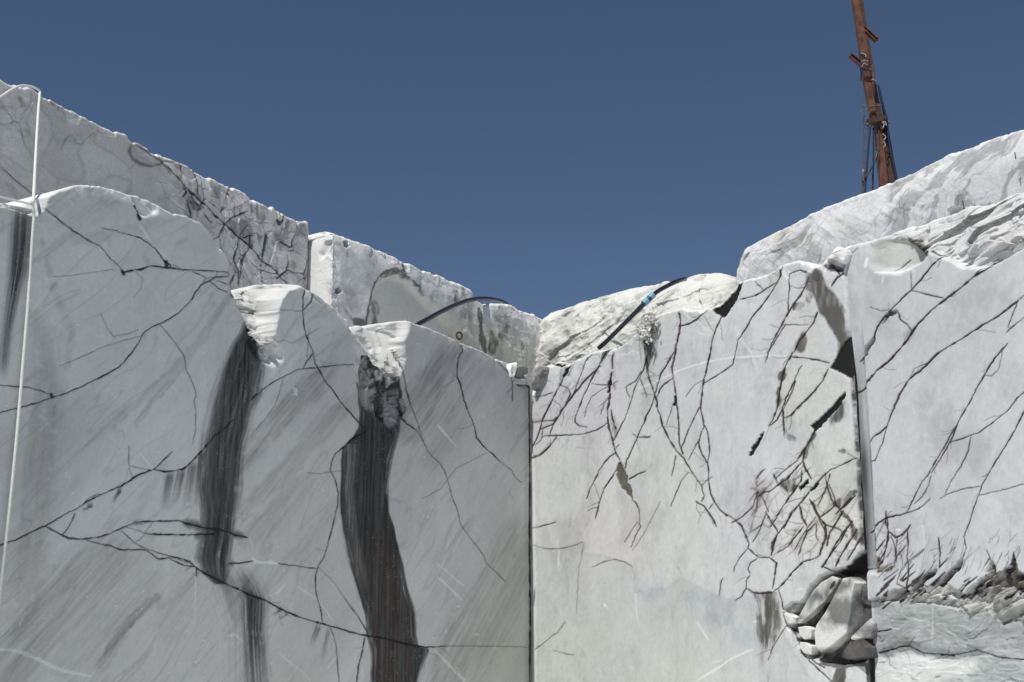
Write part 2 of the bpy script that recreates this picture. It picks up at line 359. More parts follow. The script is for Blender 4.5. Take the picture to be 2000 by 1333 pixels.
# ------------------------------------------------------------------ lower left wall
ML = Marks(-60, 300, 1080, 1420)
cracks(ML, '''
1.6 .75 90,408 112,425 140,447 160,460 175,470 195,480 205,490 215,503 228,515 238,526 243,531
3.6 1 238,532 250,530 262,528 275,526 290,521 298,519 310,521 325,523 335,524 350,526
2.0 .85 350,526 375,528 400,529 425,530 445,533 449,541
1.2 .5 200,446 225,450 250,458
2.2 .8 250,458 275,465 290,475 305,487 315,500 322,512 333,517 334,523
1.3 .5 333,517 345,520 352,525
2.0 .8 449,540 435,541 422,541 410,548 392,557 385,567 370,590 350,610 325,627 310,633 295,640 285,647 279,654
2.4 .85 279,654 270,672 255,692 245,705 235,716 215,727 190,740 160,755 130,768 100,777
2.0 .9 100,777 70,788 35,797 0,806 -40,816
1.4 .6 375,530 392,537 400,543 398,552 
1.4 .6 425,533 420,540 400,545 392,557 388,565
1.7 .7 410,550 425,563 445,573 458,583 467,591 475,600 490,612 500,622
1.4 .6 425,548 445,557 455,562
2.0 .85 -40,752 0,753 35,755 57,757
1.2 .7 57,757 75,762 90,767 98,770 100,777 112,773
1.1 .4 285,654 250,663 225,671 200,678 175,690 150,702 118,715
1.1 .4 200,615 210,640 223,657 250,652 270,645
1.4 .55 312,634 330,655 345,675 357,692 360,700 362,720 372,740 380,760 383,772 379,785 381,800 382,830 380,850 375,868
1.0 .35 105,540 140,538 180,532 230,525
0.9 .3 265,530 280,545 275,565 262,580
2.0 .9 -40,1085 10,1061 30,1055 60,1040 90,1027 110,1015 135,1000
3.0 1 135,1000 150,995 170,980 200,965 235,950 255,938 270,928 290,920 300,917
2.2 .8 300,917 310,908 325,893 337,882
3.4 1 300,917 320,921 340,920 358,916 372,905 385,890 395,880 405,868
2.4 .8 405,868 420,850 440,835 455,820
1.0 .5 252,872 251,900 253,918 260,935
1.0 .4 253,910 275,915 296,918
2.2 .85 147,1003 140,1020 130,1037 122,1045
1.4 .6 163,985 172,974 190,965 200,966
2.2 .9 90,1028 105,1036 122,1045
3.2 1 122,1045 135,1051 150,1053 165,1054 180,1051
2.0 .75 180,1051 200,1048 215,1043 235,1033 250,1027 265,1020
3.2 .9 265,1020 290,1018 320,1018 350,1017 365,1023 385,1027 400,1032 420,1033 445,1038 460,1045 485,1050
2.2 .95 170,1055 190,1061 215,1066 235,1074 255,1074 280,1073 290,1077 
3.2 1 290,1077 300,1085 310,1092 330,1090 345,1098 360,1105 380,1107
4.2 1 380,1107 400,1120 420,1130 440,1140 465,1150 490,1163 520,1173 550,1190 580,1203 605,1212 628,1218
3.4 1 628,1218 660,1227 690,1236 715,1242 750,1246 780,1255 805,1260 830,1264
2.4 .8 830,1264 850,1264 870,1262
1.1 .4 870,1262 900,1262 1000,1263 1030,1265
1.3 .6 237,1037 255,1053 270,1065 290,1073 315,1082 340,1088 365,1098 380,1105
2.6 .8 330,1087 350,1090 370,1096 380,1105
1.3 .5 245,1030 270,1036 285,1042
4.0 .9 285,1042 310,1044 350,1045 390,1044 420,1043
1.0 .4 285,1042 275,1052 265,1060
2.0 .8 385,1107 383,1125
2.2 .8 450,1101 470,1100 495,1096
1.6 .7 545,1101 585,1106 620,1111
2.0 .8 599,566 592,580 591,605
2.4 .85 591,605 592,625 594,645 603,670 612,690 615,710
2.4 .9 615,710 620,718 635,745 650,762 665,785 680,802 692,815 703,828 710,835
1.8 .8 612,575 607,590 600,597 593,606
1.8 .75 611,690 603,702 598,705 593,718
4 1 616,711 620,719
1.8 .8 495,775 505,768 520,755 533,747 545,740 560,733 582,721
1.4 .7 582,721 600,720 620,719 640,716 665,713 690,712
2.6 .9 500,770 490,782 
1.0 .4 552,740 545,770 535,795 520,815 500,840
2.6 .95 715,843 700,850 685,860 670,875 655,887
1.9 .9 655,887 648,905 646,920 652,930 658,945 661,965 660,985 656,1003 650,1030 645,1050 640,1070 632,1090 622,1108
1.7 .85 622,1108 618,1120 616,1140 618,1160 624,1180 628,1200 629,1215
1.0 .4 600,923 625,925 646,922
1.0 .4 646,922 670,920 
1.0 .35 622,1108 640,1125 655,1140 670,1165
1.8 .8 672,1168 685,1185 700,1205 712,1225 720,1243
2.6 .95 712,1245 708,1270 700,1300 695,1345
1.4 .6 646,1228 655,1255 658,1285 662,1345
1.8 .8 783,686 785,710 788,734 795,765 801,789
1.2 .5 801,789 815,825 825,860 835,880
1.4 .6 835,880 845,892 860,907 870,925 878,950 884,975 893,995 900,1025 912,1042
1.1 .5 912,1042 930,1065 945,1085 950,1100 960,1110 985,1135
2.6 .95 776,796 784,810 795,828 812,840
1.2 .5 812,840 820,850 830,868 835,880
2.0 .85 906,668 904,685 895,700 893,720 893,735
2.4 .9 893,735 900,755 905,775 912,800 922,820 928,840
2.0 .8 928,840 930,855 945,873 960,885 975,900
1.2 .5 975,900 990,912 1000,920 1008,935 1020,943
1.4 .6 955,690 965,700 975,710 990,725 1002,745
1.4 .7 1001,745 1001,783
0.9 .35 540,605 565,606 590,608
1.0 .35 825,975 860,955 890,915 950,885
0.9 .3 0,1250 20,1230
1.2 .5 600,700 602,640
1.2 .4 1000,740 1000,755 990,768
1.0 .35 545,667 555,665 570,670 580,665 600,655
1.0 .35 600,655 615,645 625,640
''', .30, .15, .66)
for a, b, ww, v in [((855,831),(890,873),3,.7),((274,441),(292,470),3,.5),((309,487),(330,507),3,.4),((134,387),(145,402),2,.3),((90,417),(111,429),3,.35),
                    ((273,885),(297,915),2,.6),((855,1102),(905,1145),2.4,.6),((855,1128),(902,1172),2.2,.6),((848,1270),(905,1330),2.6,.6),((58,585),(83,603),1.6,.3),
                    ((382,1125),(381,1220),1.6,.45),((40,1222),(46,1208),2,.6),((878,1050),(872,1072),2,.4),((870,1230),(871,1238),2,.5),((930,1030),(938,1040),1.5,.3),
                    ((700,748),(680,760),1.5,.25),((830,700),(825,720),2,.35),((860,610),(858,622),1.5,.2),((528,850),(530,870),2,.3),((335,750),(350,770),1.4,.2)]:
    ML.line('white', [a, b], ww, v, 1.5, .5)
for pts, ww, v in [([(-40,1272),(0,1269),(20,1269),(45,1275),(75,1287),(100,1300),(130,1312),(165,1318),(177,1320)],5,.62),
                   ([(310,400),(309,410),(303,417),(293,421),(283,422)],2.4,.6),([(290,345),(292,360),(291,375)],2.4,.35),
                   ([(440,965),(470,962)],1.4,.3),([(330,962),(365,960),(385,975),(405,990),(425,1002),(440,1005)],2,.3),
                   ([(493,1091),(500,1097),(515,1100),(530,1098),(545,1102)],3.2,.9),([(540,1160),(550,1150),(558,1140)],3,.7),([(520,1166),(535,1162),(548,1155)],1.8,.5),
                   ([(575,1143),(600,1158),(620,1172),(635,1190),(648,1212)],1.8,.5),([(545,1275),(570,1297),(590,1312),(605,1330)],2,.4),
                   ([(445,1243),(460,1240),(475,1252)],2.5,.6),([(470,1220),(478,1214),(488,1216)],2,.4),([(640,1305),(650,1290),(655,1285)],2.6,.5),
                   ([(893,1310),(900,1325),(908,1330)],3,.5),([(925,1238),(935,1241)],3,.5),([(460,1005),(480,1010)],2,.3),([(487,1050),(492,1060),(495,1070)],2.2,.35),
                   ([(1038,900),(1039,1340)],1.0,.2)]:
    ML.line('white', pts, ww, v, 1.5, .9)
for _ in range(190):
    x = random.uniform(0, 1010); y = random.uniform(560, 1330); a = random.uniform(-1, .3); l = random.uniform(0, 5)
    ML.seg('white', (x, y), (x + l * math.cos(a), y - l * math.sin(a)), 1.2, .8, random.uniform(.2, .8), 1.2)
ML.band('stain', [(405,30,62,.3),(425,28,60,.7),(470,26,58,.9),(520,22,52,1),(560,18,42,.95),(600,12,34,.7),(650,6,22,.6),(700,0,17,.6),(745,-2,14,0)], .75, .42, .6, 9, 3)
ML.band('stain', [(600,60,90,0),(640,60,100,.2),(760,70,125,.25),(900,50,110,.25),(1100,30,90,.15),(1333,10,60,.1)], .5, .25, .5, 6, 33)
ML.band('stain', [(630,478,520,1),(650,471,524,1),(670,458,520,1),(720,437,508,1),(770,423,500,.95),(800,415,488,.93),(840,405,480,.92),(870,399,471,.92),(900,398,467,.9),(950,393,464,.95),(1000,398,458,1),
                  (1050,396,453,.95),(1090,386,447,.8),(1120,398,446,.75),(1142,420,442,.75)], .95, .20, .40, 12, 1)
ML.band('stain', [(1120,455,505,0),(1150,462,512,.5),(1172,474,520,.95),(1230,476,516,.85),(1280,478,520,.6),(1333,480,524,.45),(1400,480,520,.4)], .85, .25, .85, 13, 8)
ML.band('stain', [(1105,400,490,0),(1135,420,505,.5),(1160,430,520,.3),(1220,450,520,.15),(1333,450,520,.1)], .7, .2, 1, 22, 9)
ML.band('stain', [(695,706,772,1),(760,705,782,1),(800,704,792,1),(835,702,780,1),(858,690,775,1),(875,672,770,1),(900,668,763,1),(950,668,758,1),(1000,669,757,1),(1030,673,768,1),(1050,676,771,1),(1100,688,785,1),
                  (1150,703,795,1),(1200,718,808,1),(1240,720,808,1),(1260,726,812,1),(1268,728,832,1),(1300,728,822,1),(1345,728,812,1),(1420,728,800,1)], 1.0, .07, .16, 9, 5)
ML.band('brown', [(860,690,770,.2),(950,668,760,.45),(1050,676,771,.5),(1100,690,785,.9),(1200,716,808,1),(1420,728,812,1)], 1.0, .1, .5, 7, 6)
ML.band('brown', [(760,420,480,.4),(870,405,470,.7),(1000,400,440,.4),(1060,388,420,.9),(1110,388,415,.9),(1125,400,415,.4)], .8, .2, .5, 5, 16)
ML.band('pale', [(868,672,700,.9),(950,670,692,.9),(1050,676,700,.8),(1120,694,715,.7),(1160,705,720,.1)], .7, .25, .8, 3, 26)
for xx, ya, yb, ww, s in [(330,925,1000,16,.7),(352,920,985,14,.6),(375,905,1000,16,.55),(232,955,985,8,.9),(175,985,1000,10,.9),(395,880,1000,18,.7),(620,1222,1265,12,.5),(545,1188,1205,8,.6),(560,1196,1212,8,.6),(640,1228,1300,7,.4),(270,1018,1030,20,.4),(510,1180,1333,26,.35)]:
    ML.band('stain', [(ya - 6, xx - ww / 2 + 2, xx + ww / 2 + 2, 0), (ya + 8, xx - ww / 2, xx + ww / 2, s), ((ya + yb) / 2, xx - ww / 2 - 6, xx + ww / 2 - 6, s * .6), (yb, xx - ww / 2 - 12, xx + ww / 2 - 12, 0)], .9, .3, .6, 4, xx)
ML.line('stain', [(365,1022),(400,1030),(440,1036),(470,1047)], 5, .5, 10, 2); ML.line('stain', [(390,1045),(455,1040)], 6, .45, 10, 2); ML.line('stain', [(400,1098),(450,1102)], 5, .45, 10, 2)
for x, y, r in [(325,515,7),(102,773,5),(240,532,6),(465,591,4),(270,415,5),(272,425,6),(533,695,4),(265,405,3)]:
    ML.line('stain', [(x - 1, y - r / 2), (x + 1, y + r / 2)], r, .85, 3)
# soft grey bands running through the stone
for pts, ww, v in [([(650,715),(560,800),(500,870),(465,915)],26,.55),([(700,775),(640,830),(590,880),(530,950),(470,1000)],20,.45),([(720,930),(600,1060),(520,1150)],16,.35),
                   ([(905,680),(870,720),(830,770),(795,840)],44,.60),([(960,700),(900,790),(840,900)],30,.3),([(235,1075),(200,1110),(130,1170),(60,1270),(0,1340)],60,.5),([(290,1085),(240,1160),(180,1230),(130,1300)],50,.32),
                   ([(308,1163),(270,1200),(230,1240),(205,1280)],12,.75),([(250,1215),(225,1260),(195,1310)],14,.5),([(1020,1030),(960,1150),(900,1240),(860,1340)],40,.4),([(1015,1120),(975,1220),(930,1340)],34,.4),
                   ([(430,600),(405,640),(380,680),(330,730),(250,800),(170,870)],10,.4),([(450,580),(425,610),(405,645)],7,.6),([(370,700),(300,780),(265,830)],8,.4),([(320,910),(260,1010),(190,1050)],14,.25),
                   ([(600,940),(540,1010),(480,1060)],30,.35),([(500,880),(480,900),(462,925)],12,.7),([(150,800),(60,1000),(30,1200)],60,.22),([(85,470),(105,560),(140,650),(130,720)],9,.35),([(160,440),(110,480),(60,515)],9,.3),
                   ([(330,430),(200,460),(150,470)],14,.25),([(690,650),(650,690),(620,740)],10,.4),([(300,380),(220,370),(120,410)],50,.22),([(370,1130),(330,1230),(350,1230)],30,.2),([(215,800),(140,900),(100,1000)],30,.2)]:
    ML.line('vein', pts, ww, v, ww * .55, 3, .4)
ML.poly('olive', [(1000,1060),(1036,1040),(1036,1333),(880,1333),(930,1200)], .5, 25)
ML.poly('olive', [(540,1290),(610,1300),(620,1345),(540,1345)], .4, 14)
# broken hollows in the top edge
N1 = [(449,548),(604,545),(590,558),(562,564),(544,590),(538,625),(534,668),(518,668),(497,648),(478,618),(462,585)]
N2 = [(686,636),(800,618),(799,640),(786,668),(790,700),(780,735),(770,742),(745,715),(722,690),(700,660)]
ML.poly('hol1', N1, 1, 2); ML.poly('hol2', N2, 1, 2)
ML.poly('rubble', [(478,612),(500,628),(540,660),(552,700),(530,712),(500,695),(484,670)], 1, 5)
ML.poly('rubble', [(700,690),(745,705),(780,735),(790,790),(782,835),(760,840),(745,815),(705,790)], 1, 6)
ML.poly('chip', [(535,700),(543,720),(542,742),(533,745),(528,720)], .7, 2); ML.poly('chip', [(572,757),(580,757),(581,772),(573,772)], .9, 1)
ML.poly('chip', [(692,710),(702,712),(703,724),(694,726)], .9, 2); ML.poly('chip', [(690,672),(706,675),(708,692),(694,690)], .6, 2); ML.poly('chip', [(527,668),(545,672),(548,700),(532,708),(522,695)], .6, 2)
ML.poly('chip', [(752,770),(775,760),(778,825),(768,838),(755,830)], .5, 3)
ML.poly('shell', [(270,372),(312,392),(306,415),(285,424),(272,418),(262,390)], .8, 3)
ML.poly('ledge', [(-50,375),(30,385),(95,378),(85,410),(70,420),(45,412),(20,402),(-50,396)], 1, 2)
ML.poly('cornerbreak', [(990,705),(1040,700),(1040,752),(1015,752),(1004,742)], 1, 3)
ML.line('crack', [(1033.5,742),(1034.5,900),(1035.5,1100),(1036.5,1400)], 2.4, .95, .9, .25)
ML.poly('shadestrip', [(1024,745),(1034,745),(1036,1400),(1026,1400)], 1, 2)  # strip tinted darker in place of a shaded recess beside the corner
def HL(U, Z, PX, PY, below):
    h = .05 * (fbm(U * .35, Z * .35, 3) - .5) + .006 * (fbm(U * 2.2, Z * 2.2, 3) - .5)
    a = U * .74 + Z * .67; b = -U * .67 + Z * .74
    h = h + .004 * (fbm(a * 1.4, b * 9, 3) - .5)
    h = h - .007 * ML.get('crack', PX, PY) + .006 * ML.get('chip', PX, PY) * 3 * (fbm(U * 11, Z * 11, 3) - .3)
    h1 = ML.get('hol1', PX, PY); h = h - h1 * (.03 + .42 * np.clip((556 - PX) / 90, 0, 1) + .36 * np.clip((662 - PY) / 105, 0, 1) * np.clip((592 - PX) / 40, 0, 1) + .13 * chips(U * 1.2, Z, .8) + .07 * (ridge(U * 1.5 + Z, Z * 5, 4) - .5))
    h2 = ML.get('hol2', PX, PY); h = h - h2 * (.03 + .34 * np.clip((785 - PX) / 90, 0, 1) + .34 * np.clip((738 - PY) / 105, 0, 1) * np.clip((800 - PX) / 30, 0, 1) + .13 * chips(U, Z, .7))
    rb = ML.get('rubble', PX, PY); h = h - rb * (.06 + .16 * chips(U, Z * .7, 1.3))
    sh = ML.get('shell', PX, PY); h = h - sh * (.035 + .02 * np.sin(np.hypot(U * 30 - 4, Z * 30)))
    h = h - ML.get('ledge', PX, PY) * (.10 + .16 * (ridge(U * 1.5, Z * 14, 3) - .4))
    h = h - ML.get('cornerbreak', PX, PY) * (.06 + .20 * (ridge(U * 7, Z * 6, 3) - .4))
    edge = sstep(.14, 0, below); h = h - edge * .045 * np.clip(chips(U, Z, .9) + .1, 0, 1) - edge * .006
    return h
def CL(U, Z, PX, PY, below, H):
    a = U * .72 + Z * .69; b = -U * .69 + Z * .72          # bands rise to the right
    wp = .5 * (fbm(a * .5, b * .5, 3) - .5)
    v = .565 + .05 * (fbm(U * 22, Z * 20, 4, .7) - .5) + .09 * (fbm(a * .35 + wp, b * 1.5 + wp * 2, 4) - .5) + .07 * (fbm(U * 1.2, Z * 1.2, 4) - .5)
    fine = fbm(a * .9, b * 9 + wp * 6, 5, .62)
    v = v - .11 * sstep(.54, .74, fine) * sstep(.4, .65, fbm(U * .7 + 4, Z * .7, 3)) + .05 * (fine - .5) + .03 * (fbm(a * 4, b * 22, 3) - .5)
    hair = 1 - np.abs(2 * fbm(a * .5 + 7, b * 3.2 + wp * 3, 3) - 1); v = v - .07 * sstep(.955, .995, hair)
    v = v - .035 * (fbm(U * 7, Z * .5, 3) - .5)
    vein = ML.get('vein', PX, PY); v = v * (1 - vein * (.34 + 1.2 * (fbm(a * 1.2, b * 18, 6, .68) - .46)))
    v = v * (1 - .10 * sstep(.45, .7, fbm(a * .28 + 11, b * .9 + wp, 4)))
    C = base_col(v * 1.02, (.995, 1.0, .985))
    C = C * (1 - ML.get('olive', PX, PY)[..., None] * np.array([.04, .01, .14]))
    C = C * (1 - .16 * ML.get('shadestrip', PX, PY)[..., None])
    w = ML.get('white', PX, PY) * (.7 + .6 * (fbm(U * 25, Z * 25, 2) - .3)); C = lerp3(C, (.86, .87, .86), np.clip(w * .8, 0, 1))
    st = np.clip(ML.get('stain', PX, PY), 0, 1); dr = fbm(U * 26, Z * 1.4, 4, .6)
    st = 1 - (1 - st) ** 2.4
    st = np.clip(st * (.90 + .30 * (dr - .35)) - .18 * sstep(.68, .85, fbm(U * 5, Z * 9, 4)) * (st < .9), 0, 1)
    br = ML.get('brown', PX, PY)
    sc = lerp3(np.ones(C.shape) * np.array(STAIN_C), BROWN_C, np.clip(br * 1.1 * (.5 + dr), 0, 1)) * (.55 + 1.0 * dr[..., None])
    pl = ML.get('pale', PX, PY); st = st * (1 - .45 * pl * sstep(.35, .6, dr))
    C = C * (1 - st[..., None]) + sc * st[..., None]
    sp_ = sstep(.80, .86, vnoise(U * 60, Z * 60)) * sstep(.5, .7, vnoise(U * 9, Z * 9)); C = lerp3(C, (.5, .51, .5), sp_ * .15)
    hm = np.clip(ML.get('hol1', PX, PY) + ML.get('hol2', PX, PY), 0, 1) * .9; hv = .60 + .30 * (fbm(U * 6, Z * 6, 5, .65) - .5) - .28 * sstep(.56, .68, fbm(U * 7 + 3, Z * 9, 4)); C = C * (1 - hm[..., None]) + base_col(hv, (1, .99, .94)) * hm[..., None]
    rb = ML.get('rubble', PX, PY); C = lerp3(C, (.40, .40, .39), rb * .8 * sstep(.5, .62, fbm(U * 5, Z * 4, 4)))
    C = lerp3(C, (.70, .71, .70), ML.get('chip', PX, PY) * .7)
    C = C * (1 - .42 * ML.get('halo', PX, PY)[..., None] * (.4 + .9 * fbm(U * 12, Z * 12, 3))[..., None])
    C = lerp3(C, CRACK_C, np.clip(ML.get('crack', PX, PY) * 1.2, 0, .95))
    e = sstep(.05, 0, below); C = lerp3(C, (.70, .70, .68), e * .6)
    return np.clip(C, .02, .9)
TL = [(-500,150),(-200,330),(0,388),(20,392),(45,399),(65,402),(80,395),(95,382),(115,372),(140,364),(165,361),(190,361),(215,367),(240,373),(255,380),(275,382),(300,393),(320,407),(340,416),(358,420),(375,425),(395,438),(410,455),(418,465),
      (425,478),(440,490),(446,497),(448,520),(449,541),(452,560),(460,566),(468,568),(480,563),(500,559),(520,555),(545,554),(570,553),(590,556),(600,565),(610,570),(630,580),(650,595),(670,615),(680,625),(685,640),(690,645),
      (700,643),(720,641),(750,632),(775,627),(795,625),(810,632),(830,637),(860,650),(890,663),(930,680),(970,700),(1000,710),(1008,716),(1015,718),(1024,722),(1045,728)]
pl0 = meet(-420, 700, C0, DL)
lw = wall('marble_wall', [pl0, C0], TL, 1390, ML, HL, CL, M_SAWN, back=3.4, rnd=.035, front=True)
tag(lw, 'shaded grey sawn marble wall at lower left with two dark water stains and two broken white notches', 'rock wall')

# ------------------------------------------------------------------ upper left wall
PU = C0 - NL * 2.5
MU = Marks(-60, 60, 640, 640)
cracks(MU, '''
1.8 .6 -40,290 0,323 30,350 60,375 85,402
1.6 .8 315,315 330,328 345,345 365,368
3.4 1 365,368 390,390 420,420 443,437
2.6 .95 443,437 465,460 490,480 515,510 540,530 552,545
2.2 .9 443,437 455,425 480,415 485,412
2.4 .8 443,437 432,455 428,462
2.4 .9 468,465 468,480 462,490 458,510 465,535 465,560
2.2 .9 470,462 480,464 490,458 496,460
2.0 .8 492,460 490,475 497,482
4.0 1 545,473 555,475 565,482 572,483
2.8 .9 572,483 574,468 578,460
3.6 .9 558,408 559,418 556,430 
3.4 .8 556,430 548,438 545,428
2.4 .8 378,330 384,345 386,362 386,378
3.4 .9 360,360 364,372 358,385
2.4 .8 366,392 372,410 374,425
2.6 .7 400,420 408,430 414,434
2.0 .8 490,482 478,500 470,520 468,545
1.8 .7 552,545 560,552
3.2 .9 540,545 560,530 565,512
1.2 .35 120,290 130,270 142,262 150,280 160,282 172,268 186,258
1.5 .5 318,318 335,340
2.0 .6 463,425 463,400
2.0 .6 495,395 495,415
''')
MU.line('halo', [(258,285),(252,295),(260,310),(275,322),(300,325),(318,318)], 4, .7, 5); MU.line('halo', [(262,280),(280,290),(300,305),(320,318)], 3, .8, 4)
MU.line('halo', [(100,200),(120,205),(115,212)], 8, .6, 6); MU.line('halo', [(40,190),(50,205),(55,215)], 5, .5, 8)
MU.poly('halo', [(366,390),(380,393),(400,405),(395,410),(375,410)], .9, 3); MU.poly('halo', [(556,430),(570,425),(572,440),(560,460),(556,445)], .7, 4)
MU.poly('breccia', [(310,300),(420,320),(610,400),(610,600),(440,600),(420,470),(330,380),(330,330)], 1, 22)
MU.poly('breccia', [(-50,150),(70,170),(80,200),(60,300),(-50,330)], .45, 20)
def HU(U, Z, PX, PY, below):
    br = MU.get('breccia', PX, PY)
    f1, f2, idv = worley(U * 2.1 + .5 * fbm(U * 2, Z * 2, 2), Z * 1.9 + .5 * fbm(U * 2 + 9, Z * 2, 2))
    e = 1 - sstep(.0, .09, f2 - f1)
    h = .07 * (fbm(U * .4, Z * .4, 3) - .5) + .012 * (fbm(U * 3, Z * 3, 4) - .5) - .010 * MU.get('crack', PX, PY)
    h = h + br * (.025 * (idv - .5) - .02 * e + .05 * chips(U, Z, .45))
    ed = sstep(.25, 0, below); return h - ed * .06 * np.clip(chips(U, Z, .45) + .05, 0, 1)
def CU(U, Z, PX, PY, below, H):
    br = MU.get('breccia', PX, PY); wx = .9 * (fbm(U * 1.3, Z * 1.3, 4) - .5); wz = .9 * (fbm(U * 1.3 + 30, Z * 1.3, 4) - .5)
    f1, f2, idv = worley(U * 2.1 + .5 * fbm(U * 2, Z * 2, 2), Z * 1.9 + .5 * fbm(U * 2 + 9, Z * 2, 2))
    g1, g2, id2 = worley(U * 1.6 + wx * 1.4, Z * 1.6 + wz * 1.4); k1, k2, id3 = worley(U * 4.5 + wx * 2, Z * 4.2 + wz * 2)
    v = .55 + .17 * (fbm(U * 1.1 + wx, Z * 1.1 + wz, 5, .6) - .5)
    v = v - .10 * (1 - sstep(0, .16, g2 - g1)) * (.3 + fbm(U, Z, 2)) + .06 * (id2 - .5)
    v = v - .03 + (.14 * (id3 - .5) + .11) * br - .30 * br * sstep(.52, .68, fbm(U * 2.4 + 5, Z * 2.4, 5, .6))
    patch = sstep(.38, .62, fbm(U * 1.5 + 60, Z * 1.5, 3))
    tk = .02 + .12 * sstep(.45, .75, fbm(U * 2.6 + 40, Z * 2.6, 4)); e1 = (1 - sstep(tk * .3, tk, f2 - f1)) * br * sstep(.32, .5, fbm(U * 1.9 + 3, Z * 1.9, 3)); e2 = (1 - sstep(.01, .10, k2 - k1)) * br * patch
    C = base_col(v, (1, .995, .975)); pk = sstep(.6, .8, fbm(U * 1.2 + 80, Z * 1.2, 3)); C = C * (1 - pk[..., None] * np.array([0, .04, .03]))
    ha = MU.get('halo', PX, PY); ha = ha * .4 + .7 * sstep(.3, .7, ha + .8 * (fbm(U * 8, Z * 8, 5, .6) - .5) * (ha > .02)); C = C * (1 - .6 * ha.clip(0, 1)[..., None])
    C = C * (1 - (.85 * e1 + .45 * e2)[..., None].clip(0, .85))
    C = lerp3(C, CRACK_C, np.clip(MU.get('crack', PX, PY), 0, 1) * .92)
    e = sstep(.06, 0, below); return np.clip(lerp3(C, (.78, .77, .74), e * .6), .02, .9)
TU = [(-500,-80),(-200,52),(0,150),(10,155),(20,160),(40,165),(60,172),(80,182),(110,200),(160,225),(200,246),(245,262),(265,278),(300,293),(340,312),(370,325),(400,340),(430,355),(460,368),(500,388),(520,398),(545,408),(560,420),(580,430),(590,432),(601,433),(602,452),(620,462)]
a0 = meet(-420, 400, PU, DL); a1 = meet(600.5, 500, PU, DL)
b1 = meet(648, 560, C0 - NL * 2.02, DL); bl = b1 - NL * .62 + DL * .10
uw = wall('marble_wall', [a0, a1, a1 * 1.10, bl * 1.10], TU, 640, MU, HU, CU, M_ROUGH, back=3, rnd=.05, rough_top=.05)
tag(uw, 'upper grey marble wall on the left, crackled like mosaic at its right end, set back above the lower bench', 'rock wall')

# ------------------------------------------------------------------ middle block with the arched niche
D2 = np.array([math.sin(math.radians(34)), math.cos(math.radians(34))]); N2v = np.array([D2[1], -D2[0]])
b1 = meet(648, 560, C0 - NL * 2.02, DL)
# left end: photo column 607
b2 = meet(1062, 680, b1, D2)
MM = Marks(590, 400, 1110, 800)
ARCH = [(716,640),(718,620),(722,600),(727,575),(733,552),(742,540),(755,531),(775,527),(792,532)]
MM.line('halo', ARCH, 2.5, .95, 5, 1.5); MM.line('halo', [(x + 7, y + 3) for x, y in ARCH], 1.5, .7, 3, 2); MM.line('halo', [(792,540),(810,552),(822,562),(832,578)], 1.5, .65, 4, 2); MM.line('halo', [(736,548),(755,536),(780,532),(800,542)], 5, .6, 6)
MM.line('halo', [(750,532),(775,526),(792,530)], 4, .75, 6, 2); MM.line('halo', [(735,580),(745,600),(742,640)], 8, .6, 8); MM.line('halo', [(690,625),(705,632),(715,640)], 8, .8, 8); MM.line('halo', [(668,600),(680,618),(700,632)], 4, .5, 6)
MM.line('halo', [(935,605),(937,630),(938,655),(945,690)], 6, .9, 4); MM.line('halo', [(890,565),(892,590)], 6, .6, 5); MM.line('halo', [(905,562),(908,590)], 6, .6, 5); MM.line('halo', [(955,650),(962,675),(958,690)], 10, .7, 8)
MM.line('halo', [(970,620),(990,640),(975,660)], 8, .4, 9); MM.line('halo', [(1005,650),(1020,680),(1040,710)], 12, .35, 10); MM.line('halo', [(1055,625),(1065,650),(1058,700)], 3, .7, 4)
MM.line('halo', [(1010,660),(1030,690),(1048,705)], 5, .4, 5); MM.line('halo', [(632,485),(640,475),(645,480)], 9, .45, 4); MM.line('halo', [(677,480),(678,500)], 2, .6, 2); MM.line('halo', [(661,590),(662,610)], 3, .5, 3); MM.line('halo', [(720,535),(727,540)], 6, .4, 4)
MM.line('halo', [(816,540),(835,570),(850,590)], 3, .35, 4); MM.line('halo', [(792,513),(793,530)], 4, .8, 3)
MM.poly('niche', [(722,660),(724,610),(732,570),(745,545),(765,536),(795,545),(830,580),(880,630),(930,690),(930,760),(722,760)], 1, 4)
MM.poly('hole', [(672,472),(682,472),(684,480),(678,486),(672,480)], 1, 1); MM.poly('hole', [(656,563),(664,562),(667,569),(662,574),(656,571)], 1, 1)
MM.poly('dent', [(633,474),(646,472),(640,490),(626,508),(628,490)], 1, 2)
MM.poly('olive', [(870,620),(935,620),(1060,700),(1050,730),(950,730),(880,650)], .9, 14)
for pts in ([(712,480),(702,500),(690,530),(675,560)], [(650,470),(670,500),(690,520)], [(690,528),(710,545)], [(675,500),(690,515)]): MM.line('white', pts, 2.5, .6, 2)
def HM(U, Z, PX, PY, below):
    h = .08 * (fbm(U * .6, Z * .6, 3) - .5) + .03 * (fbm(U * 2.6, Z * 2.6, 4) - .5) + .02 * (ridge(U * 5 + 2, Z * 5, 3) - .5) * sstep(830, 900, PX)
    h = h * np.where(PX < 645, .35, 1)
    ni = MM.get('niche', PX, PY); h = h * (1 - .8 * ni) - .12 * ni
    h = h - .06 * sstep(16, 0, np.abs(PX - 650)) * (.5 + chips(U, Z, 1.6)); h = h - .12 * MM.get('hole', PX, PY) - .07 * MM.get('dent', PX, PY)
    ed = sstep(.4, 0, below); return h - ed * .05 * chips(U, Z, .5) - ed * ed * .05
